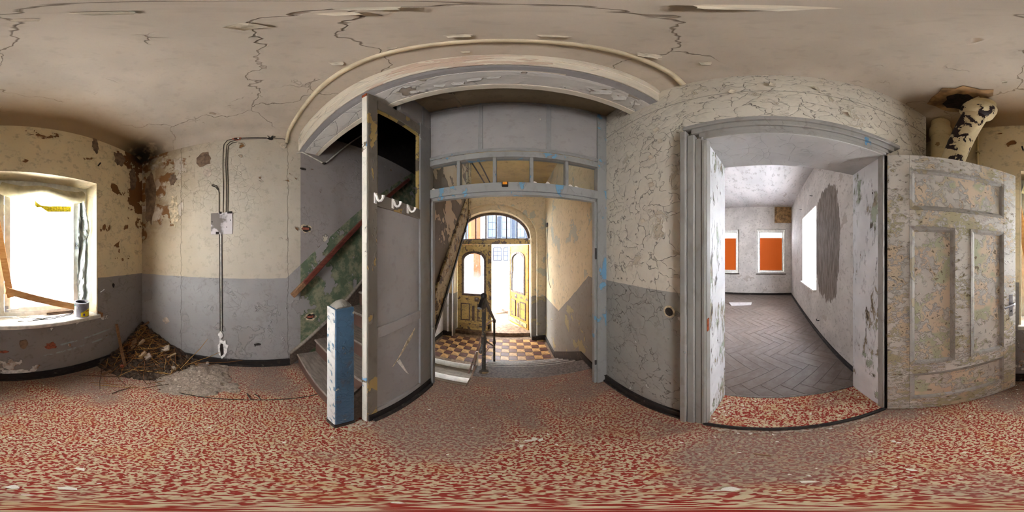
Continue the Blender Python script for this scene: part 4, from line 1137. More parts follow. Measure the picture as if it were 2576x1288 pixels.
def entrance_leaf(name, loc, rz, label, mirror=False, YD='yellow_door'):
    """leaf in local coordinates: x 0..0.97 from the hinge, y thickness, z from the step"""
    o = empty(name, loc, label, 'door', None, 'structure', rz)
    W = 0.97; Hh = 2.50
    def lp(mb, nm, mat, par=None, bevel=0.0, smooth=False):
        if mirror:
            mb.v = [Vector((-p.x, p.y, p.z)) for p in mb.v]
        q = mb.build(nm, mat, None, bevel=bevel, smooth=smooth); q.parent = par or o; return q
    t = 0.024
    gx0, gx1, gz0, gz1, gs = 0.17, 0.79, 1.10, 2.28, 2.08     # light: gs = springing
    n = 12
    arc = [(gx0 + (gx1 - gx0) * (0.5 - 0.5 * math.cos(PI * k / n)), gs + (gz1 - gs) * math.sin(PI * k / n)) for k in range(n + 1)]
    lp(box(0, gx0, -t, t, 0, Hh), 'stile', YD, bevel=0.003)
    lp(box(gx1, W, -t, t, 0, Hh), 'stile', YD, bevel=0.003)
    b = MB()
    for k in range(n):
        a, c = arc[k], arc[k + 1]
        b.hexa([(a[0], -t, a[1]), (c[0], -t, c[1]), (c[0], t, c[1]), (a[0], t, a[1]), (a[0], -t, Hh), (c[0], -t, Hh), (c[0], t, Hh), (a[0], t, Hh)])
    lp(b, 'arched_top_rail', YD)
    lp(box(gx0, gx1, -t, t, 0.92, gz0), 'lock_rail', YD)
    lp(box(gx0, gx1, -t, t, 0, 0.27), 'bottom_rail', YD)
    lp(box(gx0, gx1, -t + 0.008, t - 0.008, 0.27, 0.92), 'lower_board', YD)
    pth = [(gx0, gz0), (gx0, gs)] + arc[1:-1] + [(gx1, gs), (gx1, gz0), (gx0, gz0)]
    for s_ in (-1, 1):
        b = MB(); cx = (gx0 + gx1) / 2; cz = (gz0 + gz1) / 2
        for k in range(len(pth) - 1):
            a, c = pth[k], pth[k + 1]
            def grow(p, e):
                return (p[0] + (e if p[0] > cx else -e), p[1] + (e if p[1] > gs - 0.01 else (-e if p[1] < gz0 + 0.01 else 0)))
            A0, C0, A1, C1 = grow(a, -0.02), grow(c, -0.02), grow(a, 0.035), grow(c, 0.035)
            y0, y1 = s_ * (t - 0.006), s_ * (t + 0.018)
            b.hexa([(A0[0], y0, A0[1]), (C0[0], y0, C0[1]), (C1[0], y0, C1[1]), (A1[0], y0, A1[1]), (A0[0], y1, A0[1]), (C0[0], y1, C0[1]), (C1[0], y1, C1[1]), (A1[0], y1, A1[1])])
        lp(b, 'light_moulding', 'dark_mould')
    gp = MB().prism([(gx0, -0.002, gz0)] + [(p[0], -0.002, p[1]) for p in arc] + [(gx1, -0.002, gz0)], (0, 0.004, 0))
    gp2 = lp(gp, 'glass_pane', 'dirty_glass')
    for (a0, a1) in ((0.10, 0.37), (0.58, 0.82)):
        for s_ in (-1, 1):
            b = MB()
            b.box(a0, a1, s_ * t - 0.004, s_ * t + 0.012, 0.29, 0.32).box(a0, a1, s_ * t - 0.004, s_ * t + 0.012, 0.80, 0.83).box(a0, a0 + 0.03, s_ * t - 0.004, s_ * t + 0.012, 0.32, 0.80).box(a1 - 0.03, a1, s_ * t - 0.004, s_ * t + 0.012, 0.32, 0.80)
            pm = lp(b, 'panel_moulding', 'dark_mould')
            q = lp(MB().hexa([(a0 + 0.03, s_ * t - 0.003, 0.32), (a1 - 0.03, s_ * t - 0.003, 0.32), (a1 - 0.03, s_ * t + 0.006, 0.32), (a0 + 0.03, s_ * t + 0.006, 0.32), (a0 + 0.03, s_ * t - 0.003, 0.80), (a1 - 0.03, s_ * t - 0.003, 0.80), (a1 - 0.03, s_ * t + 0.006, 0.80), (a0 + 0.03, s_ * t + 0.006, 0.80)]), 'raised_panel', YD, pm)
    for s_ in (-1, 1):
        lp(box(0.43, 0.50, s_ * t - 0.004, s_ * t + 0.006, 0.30, 0.76), 'centre_strip', 'dark_mould', bevel=0.002)
        lp(box(0.05, 0.93, s_ * t - 0.004, s_ * t + 0.014, 0.06, 0.20), 'kick_board', 'yellow_frame', bevel=0.006)
        lp(box(W - 0.10, W - 0.005, s_ * t - 0.004, s_ * t + 0.01, 0.02, Hh - 0.02), 'meeting_strip', 'yellow_frame', bevel=0.003)
    lp(box(0.50, 0.62, -t - 0.008, t + 0.008, 0.90, 1.02), 'lock_case', 'dark_mould', bevel=0.003)
    lp(box(0.535, 0.59, -t - 0.012, t + 0.012, 0.97, 1.0), 'letter_slot', 'steel', bevel=0.002)
    return o
entrance_leaf('door_2', (-1.525, 4.40, -0.735), 0.0, 'closed yellow entrance door leaf with arched dusty glass')
# right leaf stands open outwards
rz = math.atan2(5.24 - 4.44, -0.10 - 0.45)
entrance_leaf('door_3', (0.455, 4.44, -0.735), rz, 'open yellow entrance door leaf with arched glass, swung outwards', YD='yellow_door_deep')

# small junction box with hanging wire on the vestibule wall
p = onX(1378, 566, 0.84)
jb = empty('junction_box', (0.83, p.y, p.z - 0.05), 'small dark junction box with hanging wire on the vestibule wall', 'junction box')
box(0.80, 0.839, p.y - 0.05, p.y + 0.05, p.z - 0.05, p.z + 0.05).build('housing', 'iron', jb, bevel=0.005)
MB().tube([(0.835, p.y - 0.02, p.z - 0.05), (0.83, p.y + 0.03, p.z - 0.4), (0.832, p.y - 0.02, p.z - 0.9), (0.83, p.y - 0.12, p.z - 1.3), (0.834, p.y - 0.3, p.z - 1.45)], 0.005, 6).build('wire', 'cable_dark', jb)

# ================================================================== OUTSIDE
struct(box(-14, 14, 4.75, 40, -1.0, -0.83).build('ground_yard', 'yard'), 'pale sunlit concrete yard outside the entrance', 'ground')
struct(box(-1.8, 0.9, 4.75, 6.2, -0.84, -0.80).build('porch_slab', 'stone_brown'), 'brown stone porch slab outside the doors', 'ground')
bw = empty('white_building', (1, 18, -0.83), 'overexposed white building with arched windows across the yard', 'building')
box(-3.4, 12, 18.0, 22, -0.83, 12).build('facade_wall', 'facade_white', bw)
for zz, hh in ((0.72, 0.1), (-0.5, 0.08), (3.2, 0.12)):
    box(-3.4, 12, 17.94, 18.0, zz, zz + hh).build('ledge', 'facade_dark' if hh > 0.11 else 'facade_white', bw)
def far_window(x0, x1, z0, z1, par):
    b = MB(); n = 8; cx = (x0 + x1) / 2; hw = (x1 - x0) / 2; zs = z1 - hw * 0.55
    poly = [(x0, z0), (x0, zs)] + [(cx - hw * math.cos(PI * k / n), zs + (z1 - zs) * math.sin(PI * k / n)) for k in range(1, n)] + [(x1, zs), (x1, z0)]
    f = MB().prism([(p[0], 17.97, p[1]) for p in poly], (0, 0.05, 0)).build('window', 'facade_dark', par)
    i = 0.07
    poly2 = [(cx + (p[0] - cx) * (1 - i / hw), z0 + i + (p[1] - z0) * (1 - 2 * i / (z1 - z0))) for p in poly]
    MB().prism([(p[0], 17.955, p[1]) for p in poly2], (0, 0.02, 0)).build('pane', 'facade_glass', f)
    m_ = MB()
    m_.box(cx - 0.02, cx + 0.02, 17.94, 17.96, z0 + i, z1 - i)
    for t in (0.33, 0.62): m_.box(x0 + i, x1 - i, 17.94, 17.96, z0 + (z1 - z0) * t - 0.02, z0 + (z1 - z0) * t + 0.02)
    m_.build('glazing_bars', 'facade_dark', f)
for k in range(9):
    x = -2.1 + 1.15 * k
    far_window(x, x + 0.95, 0.95, 2.5, bw)
for k in range(7):
    x = -2.7 + 1.55 * k
    far_window(x, x + 1.05, 3.5, 6.3, bw)
    box(x + 1.12, x + 1.48, 17.8, 18.0, 3.4, 6.6).build('pilaster', 'facade_dark', bw)
bo = empty('terracotta_building', (-5, 13.5, -0.83), 'terracotta rendered wing left across the yard', 'building')
box(-9, -3.45, 13.5, 17.7, -0.83, 11).build('facade_wall', 'facade_orange', bo)
box(-9, -3.25, 13.4, 13.5, -0.83, 1.6).build('plinth', 'lump', bo)
for x in (-8.2, -6.4, -4.6):
    w_ = MB().box(x, x + 0.9, 13.46, 13.52, 2.6, 4.4).build('window', 'facade_dark', bo)
    box(x + 0.08, x + 0.82, 13.44, 13.47, 2.68, 4.32).build('pane', 'facade_glass', w_)
# timber heaps
b = MB()
def heap(cx, cy, rx, ry, h, z0, n=14, seed=1):
    rr = random.Random(seed); vs = []; fs = []
    for j in range(n + 1):
        for i in range(n + 1):
            u, v_ = i / n * 2 - 1, j / n * 2 - 1
            r_ = min(1.0, math.hypot(u, v_))
            vs.append((cx + u * rx, cy + v_ * ry, z0 - 0.01 + h * (1 - r_) ** 0.8 * (0.75 + 0.5 * rr.random())))
    for j in range(n):
        for i in range(n):
            a = j * (n + 1) + i; fs.append((a, a + 1, a + n + 2, a + n + 1))
    return MB().add(vs, fs)
tag(heap(-2.3, 9.2, 1.9, 1.3, 0.55, -0.83, seed=3).build('rubble_heap', 'lump', base=True), 'grey rubble heap in the yard behind the closed entrance leaf', 'rubble', None, 'stuff')
plk = MB().box(-0.5, 0.5, -0.06, 0.06, 0, 0.03).build('timber_plank', 'plank_grey', bevel=0.004)
pl_n = 0
def timber(x, y, z, rz, ry, L, label, group):
    global pl_n
    o = plk if pl_n == 0 else plk.copy()
    if pl_n: col.objects.link(o)
    pl_n += 1
    o.location = (x, y, z); o.rotation_euler = (R.uniform(-0.3, 0.3), ry, rz); o.scale = (L, 1, 1)
    tag(o, label, 'plank', group)
for k in range(14):
    timber(-0.15 + R.uniform(-0.45, 0.45), 6.5 + R.uniform(-0.4, 0.5), -0.80 + 0.035 * (k % 6), R.uniform(0, PI), R.uniform(-0.12, 0.12), R.uniform(0.5, 1.1), 'broken timber plank in the heap seen through the open doorway', 'planks outside the open doorway')
for k in range(14):
    timber(-2.2 + R.uniform(-0.9, 0.9), 8.6 + R.uniform(-0.5, 0.6), -0.45 + 0.05 * (k % 7), R.uniform(0, PI), R.uniform(-0.5, 0.5), R.uniform(0.8, 1.6), 'broken timber on the rubble heap seen through the closed leaf glass', 'planks on the yard rubble heap')

# ================================================================== HALL WINDOW
wy = -1.78
w1 = empty('window_1', (-0.5, wy, WZ0), 'hall window with white back-lit film behind crossed battens', 'window', None, 'structure')
box(WX0 + 0.012, WX0 + 0.085, wy - 0.04, wy + 0.03, WZ0 + 0.02, WZ1 - 0.012).build('frame_side', 'sash', w1, bevel=0.004)
box(-0.045, WX1 - 0.012, wy - 0.04, wy + 0.03, WZ0 + 0.02, WZ1 - 0.012).build('frame_side', 'sash', w1, bevel=0.004)
box(WX0 + 0.085, -0.045, wy - 0.04, wy + 0.03, WZ1 - 0.10, WZ1 - 0.012).build('frame_head', 'sash', w1, bevel=0.004)
box(WX0 + 0.085, -0.045, wy - 0.04, wy + 0.03, WZ0 + 0.02, WZ0 + 0.075).build('frame_foot', 'sash', w1, bevel=0.004)
sa_ = empty('sash', (0, 0, 0), None, None); sa_.parent = w1; sa_.location = (0, 0, 0)
bpy.data.objects.remove(sa_)
s0, s1, z0, z1 = -0.905, -0.048, WZ0 + 0.08, WZ1 - 0.105
box(s0, s0 + 0.07, wy - 0.01, wy + 0.05, z0, z1).build('sash_stile', 'sash', w1, bevel=0.005)
box(s1 - 0.065, s1, wy - 0.01, wy + 0.05, z0, z1).build('sash_stile', 'sash', w1, bevel=0.005)
box(s0 + 0.07, s1 - 0.065, wy - 0.01, wy + 0.05, z0, z0 + 0.06).build('sash_rail', 'sash', w1, bevel=0.005)
box(s0 + 0.07, s1 - 0.065, wy - 0.01, wy + 0.05, z1 - 0.06, z1).build('sash_rail', 'sash', w1, bevel=0.005)
box(s0 + 0.065, s1 - 0.06, wy + 0.010, wy + 0.014, z0 + 0.055, z1 - 0.055).build('film_pane', 'film', w1)
MB().tube([(-0.875, wy + 0.05, 1.57), (-0.875, wy + 0.085, 1.57)], 0.012, 8).build('latch_knob', 'steel', w1)
box(-0.89, -0.862, wy + 0.048, wy + 0.056, 1.53, 1.61).build('latch_plate', 'steel', w1)
for zz in (1.95, 1.1):
    MB().tube([(-0.045, wy + 0.055, zz - 0.06), (-0.045, wy + 0.055, zz + 0.06)], 0.01, 8).build('hinge', 'sash', w1)
hb = box(-0.09, -0.05, wy + 0.05, wy + 0.06, 0.83, 0.90).build('tilt_bracket', 'steel', w1)
MB().tube([(-0.07, wy + 0.065, 0.86), (-0.20, wy + 0.075, 0.875)], 0.008, 8).build('tilt_arm', 'conduit_white', hb)
box(WX0 - 0.03, WX1 + 0.02, wy + 0.03, YB + 0.035, WZ0 - 0.03, WZ0 + 0.018).build('sill', 'sill', w1, bevel=0.008)
SZ = WZ0 + 0.018
# yellow tape
ta, tb = onY(88, 512, wy + 0.02), onY(179, 526, wy + 0.02)
tp = MB()
tpts = [onY(88, 510, wy + 0.02), onY(93, 516, wy + 0.025), onY(103, 519, wy + 0.02), onY(120, 526, wy + 0.02), onY(179, 526, wy + 0.02)]
wd = [0.035, 0.03, 0.012, 0.035, 0.035]
for k in range(4):
    a, c_ = tpts[k], tpts[k + 1]
    tp.hexa([(a.x, a.y, a.z - wd[k]), (c_.x, c_.y, c_.z - wd[k + 1]), (c_.x, c_.y + 0.002, c_.z - wd[k + 1]), (a.x, a.y + 0.002, a.z - wd[k]), (a.x, a.y, a.z + wd[k]), (c_.x, c_.y, c_.z + wd[k + 1]), (c_.x, c_.y + 0.002, c_.z + wd[k + 1]), (a.x, a.y + 0.002, a.z + wd[k])])
tag(tp.build('yellow_tape', 'tape', base=True), 'strip of yellow tape stuck across the hall window film', 'tape')
# rolled sheet along the top
pts, rad = [], []
for k in range(15):
    t = k / 14
    p = onY(0 + 207 * t, 472 + 22 * t + 6 * math.sin(9 * t), wy + 0.10)
    pts.append(p); rad.append(0.062 + 0.014 * math.sin(7 * t + 1) + R.uniform(-0.006, 0.006))
tag(MB().tube(pts, rad, 12).build('rolled_sheet', 'cloth', base=True, smooth=True), 'rolled yellowish sheet hung along the top of the hall window', 'sheet')
# crumpled plastic hanging down the side
cols, rows = 9, 26
vs, fs = [], []
left = [(196, 505), (195, 560), (195, 620), (196, 680), (197, 740), (198, 770)]
right = [(210, 505), (222, 545), (228, 580), (221, 600), (222, 680), (222, 752)]
def lerp_list(L, t):
    q = t * (len(L) - 1); i = min(int(q), len(L) - 2); f = q - i
    return (L[i][0] + (L[i + 1][0] - L[i][0]) * f, L[i][1] + (L[i + 1][1] - L[i][1]) * f)
for j in range(rows):
    t = j / (rows - 1); a = lerp_list(left, t); c_ = lerp_list(right, t)
    for i in range(cols):
        u = i / (cols - 1)
        p = onY(a[0] + (c_[0] - a[0]) * u, a[1] + (c_[1] - a[1]) * u, wy + 0.07)
        p = onY(a[0] + (c_[0] - a[0]) * u, a[1] + (c_[1] - a[1]) * u, wy + 0.07 + 0.07 * u); p.x = max(p.x, WX0 + 0.016)
        p.y += R.uniform(-0.014, 0.014) + 0.02 * math.sin(9 * u + 5 * t)
        vs.append(p)
for j in range(rows - 1):
    for i in range(cols - 1):
        a = j * cols + i; fs.append((a, a + 1, a + cols + 1, a + cols))
ps = MB().add(vs, fs).build('plastic_sheet', 'plastic', base=True)
so = ps.modifiers.new('thick', 'SOLIDIFY'); so.thickness = 0.003
tag(ps, 'crumpled translucent plastic sheet hanging beside the hall window sash', 'plastic sheet')
# battens
a_, b2 = onY(2558, 505, wy + 0.12), onY(27, 748, wy + 0.12)
tag(MB().obox(a_, b2, 0.07, 0.022, (0, 1, 0)).build('upright_batten', 'batten', base=True, bevel=0.002), 'raw pine batten leaning upright across the hall window frame', 'batten')
a_, b2 = onY(16, 731, wy + 0.15), onY(192, 772, wy + 0.15)
tag(MB().obox(a_, b2, 0.07, 0.022, (0, 1, 0)).build('slanting_batten', 'batten', base=True, bevel=0.002), 'raw pine batten slanting low across the hall window towards the paint can', 'batten')
# paint can
cx, cy, cr, ch = -0.868, -1.585, 0.082, 0.165
pc = empty('paint_can', (cx, cy, SZ), 'open grey and yellow labelled paint can on the hall window sill', 'paint can')
MB().lathe((cx, cy, SZ), [(cr, 0), (cr, ch), (cr - 0.012, ch), (cr - 0.012, 0.03)], 28).build('body', 'can_grey', pc, smooth=True)
MB().lathe((cx, cy, SZ), [(cr + 0.004, ch - 0.012), (cr + 0.004, ch + 0.004), (cr - 0.014, ch + 0.004), (cr - 0.014, ch - 0.012)], 28).build('rim', 'steel', pc)
MB().lathe((cx, cy, SZ), [(cr + 0.003, 0.0), (cr + 0.003, 0.008), (cr - 0.01, 0.008)], 28).build('base_rim', 'steel', pc)
MB().lathe((cx, cy, SZ), [(cr - 0.013, ch - 0.03), (cr - 0.013, ch - 0.028), (0.002, ch - 0.028)], 28).build('dried_paint', 'black', pc)
def patch_on_can(a0, a1, h0, h1, mat, name, n=8, slant=0.0, off=0.0012):
    vs, fs = [], []
    for k in range(n + 1):
        a = a0 + (a1 - a0) * k / n
        for h in (h0, h1 + slant * k / n):
            vs.append((cx + (cr + off) * math.cos(a), cy + (cr + off) * math.sin(a), SZ + h))
    for k in range(n): fs.append((2 * k, 2 * k + 2, 2 * k + 3, 2 * k + 1))
    return MB().add(vs, fs).build(name, mat, pc)
toward = math.atan2(-cy, -cx)
patch_on_can(toward - 0.1, toward + 1.25, 0.01, 0.06, 'can_yellow', 'yellow_label', slant=0.045)
patch_on_can(toward - 1.35, toward - 0.75, 0.012, 0.13, 'sill', 'pale_label')
patch_on_can(toward - 1.3, toward - 0.95, 0.125, 0.14, 'can_green', 'green_print', off=0.002)
patch_on_can(toward + 0.2, toward + 0.45, 0.022, 0.048, 'can_blue', 'blue_print', off=0.002)
patch_on_can(toward + 0.55, toward + 1.1, 0.07, 0.08, 'brick', 'red_print', off=0.002)
MB().tube([(cx + (cr + 0.004) * math.cos(toward - 0.55), cy + (cr + 0.004) * math.sin(toward - 0.55), SZ + 0.12), (cx + (cr + 0.012) * math.cos(toward - 0.55), cy + (cr + 0.012) * math.sin(toward - 0.55), SZ + 0.12)], 0.012, 10).build('handle_ear', 'steel', pc)

# broken plates and rods on the sill
for k, (px, py, s_) in enumerate(((40, 800, 0.07), (62, 796, 0.09), (52, 806, 0.06), (85, 797, 0.085), (75, 806, 0.05), (105, 798, 0.08), (28, 806, 0.05), (118, 792, 0.06))):
    p = onZ(px, py, SZ + 0.004 * (k % 3))
    n = R.choice((3, 4, 4, 5)); a0 = R.uniform(0, 6)
    poly = [(p.x + s_ * R.uniform(0.6, 1.1) * math.cos(a0 + 2 * PI * i / n), max(-1.74, min(-1.51, p.y + s_ * 0.6 * math.sin(a0 + 2 * PI * i / n))), SZ + 0.001 + 0.004 * (k % 3)) for i in range(n)]
    tag(MB().prism(poly, (0, 0, 0.0032)).build('plaster_shard', 'sash', base=True), 'thin pale broken shard lying on the hall window sill', 'shard', 'shards on the hall window sill')
for k in range(2):
    pts = [onZ(80, 806 - 3 * k, SZ + 0.006), onZ(130, 802 - 3 * k, SZ + 0.012), onZ(178, 791 - 2 * k, SZ + 0.014), onZ(184, 786, SZ + 0.012), onZ(176, 786, SZ + 0.01)]
    tag(MB().tube(pts, 0.004, 6).build('bent_rod', 'black', base=True), ('thin black bent rod on the sill, outer one', 'thin black bent rod on the sill, inner one')[k], 'rod')
a_, b2 = onZ(118, 790, SZ + 0.012), onZ(184, 783, SZ + 0.012)
tag(MB().obox(a_, b2, 0.03, 0.02).build('rusty_bar', 'brown_dark', base=True, bevel=0.002), 'short dark bar lying at the back of the hall window sill', 'bar')

# ================================================================== PIPES IN THE CORNER
pp = empty('soil_pipe', (0.78, -1.36, 0), 'stout cream drain pipe with collar in the corner behind the door', 'pipe')
PC = Vector((0.77, -1.37, 0))
MB().tube([PC, PC + Vector((0, 0, 3.12))], 0.095, 24, cap=False).build('pipe_body', 'pipe_cream', pp, smooth=True)
MB().lathe(PC + Vector((0, 0, 2.86)), [(0.097, -0.02), (0.108, 0), (0.112, 0.03), (0.112, 0.12), (0.1, 0.16)], 24).build('collar', 'pipe_cream', pp, smooth=True)
p2 = empty('branch_pipe', (0.62, -1.34, 2.0), 'slanting branch pipe with cream paint flaked to black below ceiling', 'pipe')
A, B = Vector((0.74, -1.28, 1.95)), Vector((0.365, -1.19, 2.90))
dv = (B - A).normalized()
MB().tube([A, B], 0.103, 28, cap=True).build('pipe_body', 'pipe_flaked', p2, smooth=True)
MB().tube([B - dv * 0.02, B, B + dv * 0.02, B + dv * 0.10, B + dv * 0.13, B + dv * 0.14], [0.106, 0.122, 0.138, 0.140, 0.132, 0.110], 28).build('collar', 'pipe_flaked', p2, smooth=True)
MB().tube([B + dv * 0.12, B + dv * 0.14 + Vector((-0.005, 0, 0.05)), B + dv * 0.14 + Vector((-0.006, 0, 0.05))], 0.11, 24).build('upper_end', 'pipe_cream', p2, smooth=True)
q = empty('thin_riser', (0.40, -1.5, 0), 'thin pale riser pipe on the window wall behind the door', 'pipe')
MB().tube([(0.44, YB + 0.02, 0.0), (0.44, YB + 0.02, 3.1)], 0.013, 8).build('pipe_body', 'pipe_cream', q, smooth=True)
for zz in (0.6, 1.8, 2.6): box(0.42, 0.46, YB, YB + 0.04, zz, zz + 0.02).build('clip', 'pipe_cream', q)

def ceil_blob(name, cx_, cy_, rx, ry, mat, seed, n=18, z=ZC - 0.02, t=0.012):
    rr_ = random.Random(seed)
    poly = [(cx_ + rx * rr_.uniform(0.7, 1.15) * math.cos(2 * PI * k / n), cy_ + ry * rr_.uniform(0.7, 1.15) * math.sin(2 * PI * k / n), z) for k in range(n)]
    return MB().prism(poly, (0, 0, t)).build(name, mat, ce)
ceil_blob('broken_plaster', 0.45, -1.10, 0.24, 0.20, 'brown_paper', 11, z=ZC - 0.012)
ceil_blob('ceiling_cavity', 0.46, -1.13, 0.15, 0.13, 'hole_dark', 12, z=ZC - 0.016)

# ================================================================== WIRING ON THE LEFT WALL
def wpt(y, z, d=0.004): return Vector((XL + d, y, z))
ep = empty('electrical_plate', (XL, -0.39, 1.70), 'square half-scraped grey metal plate on the wired wall', 'plate')
o = box(XL, XL + 0.008, -0.515, -0.264, 1.70, 1.955).build('plate', 'plate', ep, bevel=0.001)
for (y, z) in ((-0.50, 1.85), (-0.285, 1.86), (-0.33, 1.78)):
    MB().tube([wpt(y, z, 0.006), wpt(y, z, 0.012)], 0.006, 6).build('screw', 'hole_dark', ep)
box(XL + 0.004, XL + 0.014, -0.455, -0.42, 1.70, 1.73).build('cable_stub', 'hole_dark', ep)
for y in (-0.40, -0.31, -0.28): box(XL + 0.004, XL + 0.013, y - 0.012, y + 0.012, 1.94, 1.965).build('knockout', 'hole_dark', ep)
def chase(name, paths, label, r=0.006, mat='cable_dark'):
    o = empty(name, paths[0][0], label, 'cable')
    for pth in paths: MB().tube(pth, r, 6).build('cable', mat, o)
    return o
vt = []
for k, y in enumerate((-0.372, -0.338, -0.318)):
    c0 = 0.03 * (2 - k)
    vt.append([wpt(y, 1.96), wpt(y + 0.004, 2.3), wpt(y - 0.003, 2.6), wpt(y + 0.002, 2.86), wpt(y + 0.01, 2.93 + c0 / 2), wpt(y + 0.05, 2.975 + c0), wpt(y + 0.11, 2.99 + c0)])
chase('rising_cable', vt, 'three dark cables rising from the metal plate towards ceiling', 0.005)
chase('cable_bend', [[wpt(-0.418, 1.96), wpt(-0.418, 2.20), wpt(-0.425, 2.26), wpt(-0.45, 2.31), wpt(-0.49, 2.33), wpt(-0.51, 2.325)], [wpt(-0.43, 2.25), wpt(-0.46, 2.295), wpt(-0.50, 2.315)]], 'short dark cable curling away above the metal plate', 0.006)
chase('cable_drop', [[wpt(-0.412, 1.70), wpt(-0.409, 1.2), wpt(-0.406, 0.53)], [wpt(-0.388, 1.70), wpt(-0.386, 1.2), wpt(-0.384, 0.53)]], 'pair of pale filled cable chases dropping from the metal plate', 0.006, 'cable_dark')
box(XL, XL + 0.004, -0.409, -0.387, 0.53, 1.70).build('plaster_fill', 'conduit_white', bpy.data.objects['cable_drop'])
chase('ceiling_cable', [[wpt(-0.17, 3.055, 0.012), wpt(0.12, 3.06, 0.012)], [wpt(-0.17, 3.035, 0.01), wpt(0.12, 3.04, 0.01)], [wpt(0.20, 3.06, 0.012), wpt(0.33, 3.05, 0.012)]], 'pair of cables running level just below the hall ceiling', 0.005)
def blob(name, c, ry, rz_, mat, parent, n=12, depth=0.01, seed=0, x0=0.0):
    rr = random.Random(seed); poly = []
    for k in range(n):
        a = 2 * PI * k / n; s_ = rr.uniform(0.7, 1.12)
        poly.append((XL + x0, c[0] + ry * s_ * math.cos(a), c[1] + rz_ * s_ * math.sin(a)))
    return MB().prism(poly, (depth, 0, 0)).build(name, mat, parent)
jx = empty('junction_hole', (XL, -0.21, 3.03), 'reddish open junction recess in the wired wall below ceiling', 'junction box')
blob('broken_rim', (-0.21, 3.047), 0.06, 0.028, 'brick', jx, 14, 0.012, 1)
blob('cavity', (-0.215, 3.045), 0.035, 0.017, 'hole_dark', jx, 10, 0.015, 2)
blob('insulator', (-0.197, 3.043), 0.013, 0.013, 'porcelain', jx, 8, 0.024, 3)
jy = empty('torn_junction', (XL, 0.16, 3.02), 'torn black junction with frayed cable ends near the ceiling moulding', 'junction box')
blob('cavity', (0.16, 3.045), 0.035, 0.02, 'hole_dark', jy, 10, 0.015, 5)
for k in range(5):
    a = R.uniform(0.3, 2.8)
    MB().tube([wpt(0.16, 3.045, 0.015), wpt(0.16 + 0.03 * math.cos(a), 3.045 + 0.02 * math.sin(a), 0.03), wpt(0.16 + 0.06 * math.cos(a), 3.045 + 0.035 * math.sin(a), 0.04)], 0.006, 6).build('frayed_end', 'black', jy)
# white gypsum blow-out at the skirting
gy = MB(); rr = random.Random(4)
blob('gypsum_patch', (-0.375, 0.26), 0.062, 0.17, 'plaster_white', wl, 18, 0.012, 8)
blob('gypsum_patch', (-0.40, 0.47), 0.03, 0.06, 'plaster_white', wl, 12, 0.010, 9)
blob('gypsum_cavity', (-0.385, 0.25), 0.022, 0.12, 'hole_dark', wl, 12, 0.015, 10)
for (y, z, sd) in ((0.575, 1.772, 21), (0.63, 0.70, 22)):
    blob('plaster_hole', (y, z), 0.075, 0.055, 'plaster_rim', wl, 16, 0.006, sd)
    blob('plaster_cavity', (y, z), 0.058, 0.038, 'hole_dark', wl, 14, 0.009, sd + 3)
    box(XL, XL + 0.012, y - 0.045, y + 0.035, z - 0.016, z + 0.014).build('exposed_brick', 'brick', wl, bevel=0.003)
blob('plaster_cavity', (0.54, 2.573), 0.05, 0.018, 'hole_dark', wl, 8, 0.008, 31)
blob('plaster_cavity', (0.018, 0.355), 0.04, 0.018, 'hole_dark', wl, 9, 0.008, 33)
MB().tube([wpt(0.0, 0.36, 0.004), wpt(-0.01, 0.36, 0.05)], 0.010, 6).build('anchor_stub', 'iron', wl)
blob('bare_plaster', (-0.60, 2.74), 0.10, 0.13, 'stone_brown', wl, 18, 0.003, 41)
blob('grey_scrape', (-0.56, 2.52), 0.06, 0.07, 'lump', wl, 14, 0.003, 43)
blob('loose_flake', (0.30, 2.93), 0.045, 0.05, 'flake', wl, 12, 0.02, 44)
for (y, z, a, c_, sd, m_) in ((-1.0, 2.05, 0.07, 0.22, 51, 'plaster_rim'), (-1.02, 2.5, 0.06, 0.1, 52, 'stone_brown'), (-1.38, 2.3, 0.1, 0.42, 53, 'stone_brown'), (-1.12, 0.56, 0.05, 0.05, 54, 'lump')):
    blob('plaster_loss', (y, z), a, c_, m_, wl, 18, 0.004, sd)
# drilled hole in the right wall
p = onX(1684, 784, XR)
o = MB().tube([(XR - 0.004, p.y, p.z), (XR + 0.002, p.y, p.z)], 0.042, 18).build('drill_rim', 'plaster_rim', wr)
MB().tube([(XR - 0.006, p.y, p.z), (XR - 0.003, p.y, p.z)], 0.029, 18).build('drill_hole', 'hole_dark', wr)
# back-wall damage
def blob_y(name, c, rx, rz_, mat, parent, n=12, depth=0.006, seed=0):
    rr = random.Random(seed); poly = []
    for k in range(n):
        a = 2 * PI * k / n; s_ = rr.uniform(0.65, 1.15)
        poly.append((c[0] + rx * s_ * math.cos(a), YB, c[1] + rz_ * s_ * math.sin(a)))
    return MB().prism(poly, (0, depth, 0)).build(name, mat, parent)
for (px, py, a, c_, m_, sd) in ((60, 865, 0.05, 0.06, 'stone_brown', 61), (128, 870, 0.06, 0.05, 'brick', 62), (40, 935, 0.17, 0.04, 'plaster_white', 63), (195, 925, 0.03, 0.02, 'plaster_white', 64), (285, 718, 0.02, 0.03, 'hole_dark', 65), (8, 885, 0.05, 0.02, 'brick', 66)):
    p = onY(px, py, YB); blob_y('plaster_loss', (p.x, p.z), a, c_, m_, wb, 16, 0.005, sd)
for (px, py, a, c_, sd) in ((240, 365, 0.05, 0.16, 71), (300, 400, 0.10, 0.13, 72), (335, 450, 0.08, 0.2, 73)):
    p = onY(px, py, YB); blob_y('plaster_loss', (p.x, p.z), a, c_, 'stone_brown', wb, 20, 0.004, sd)
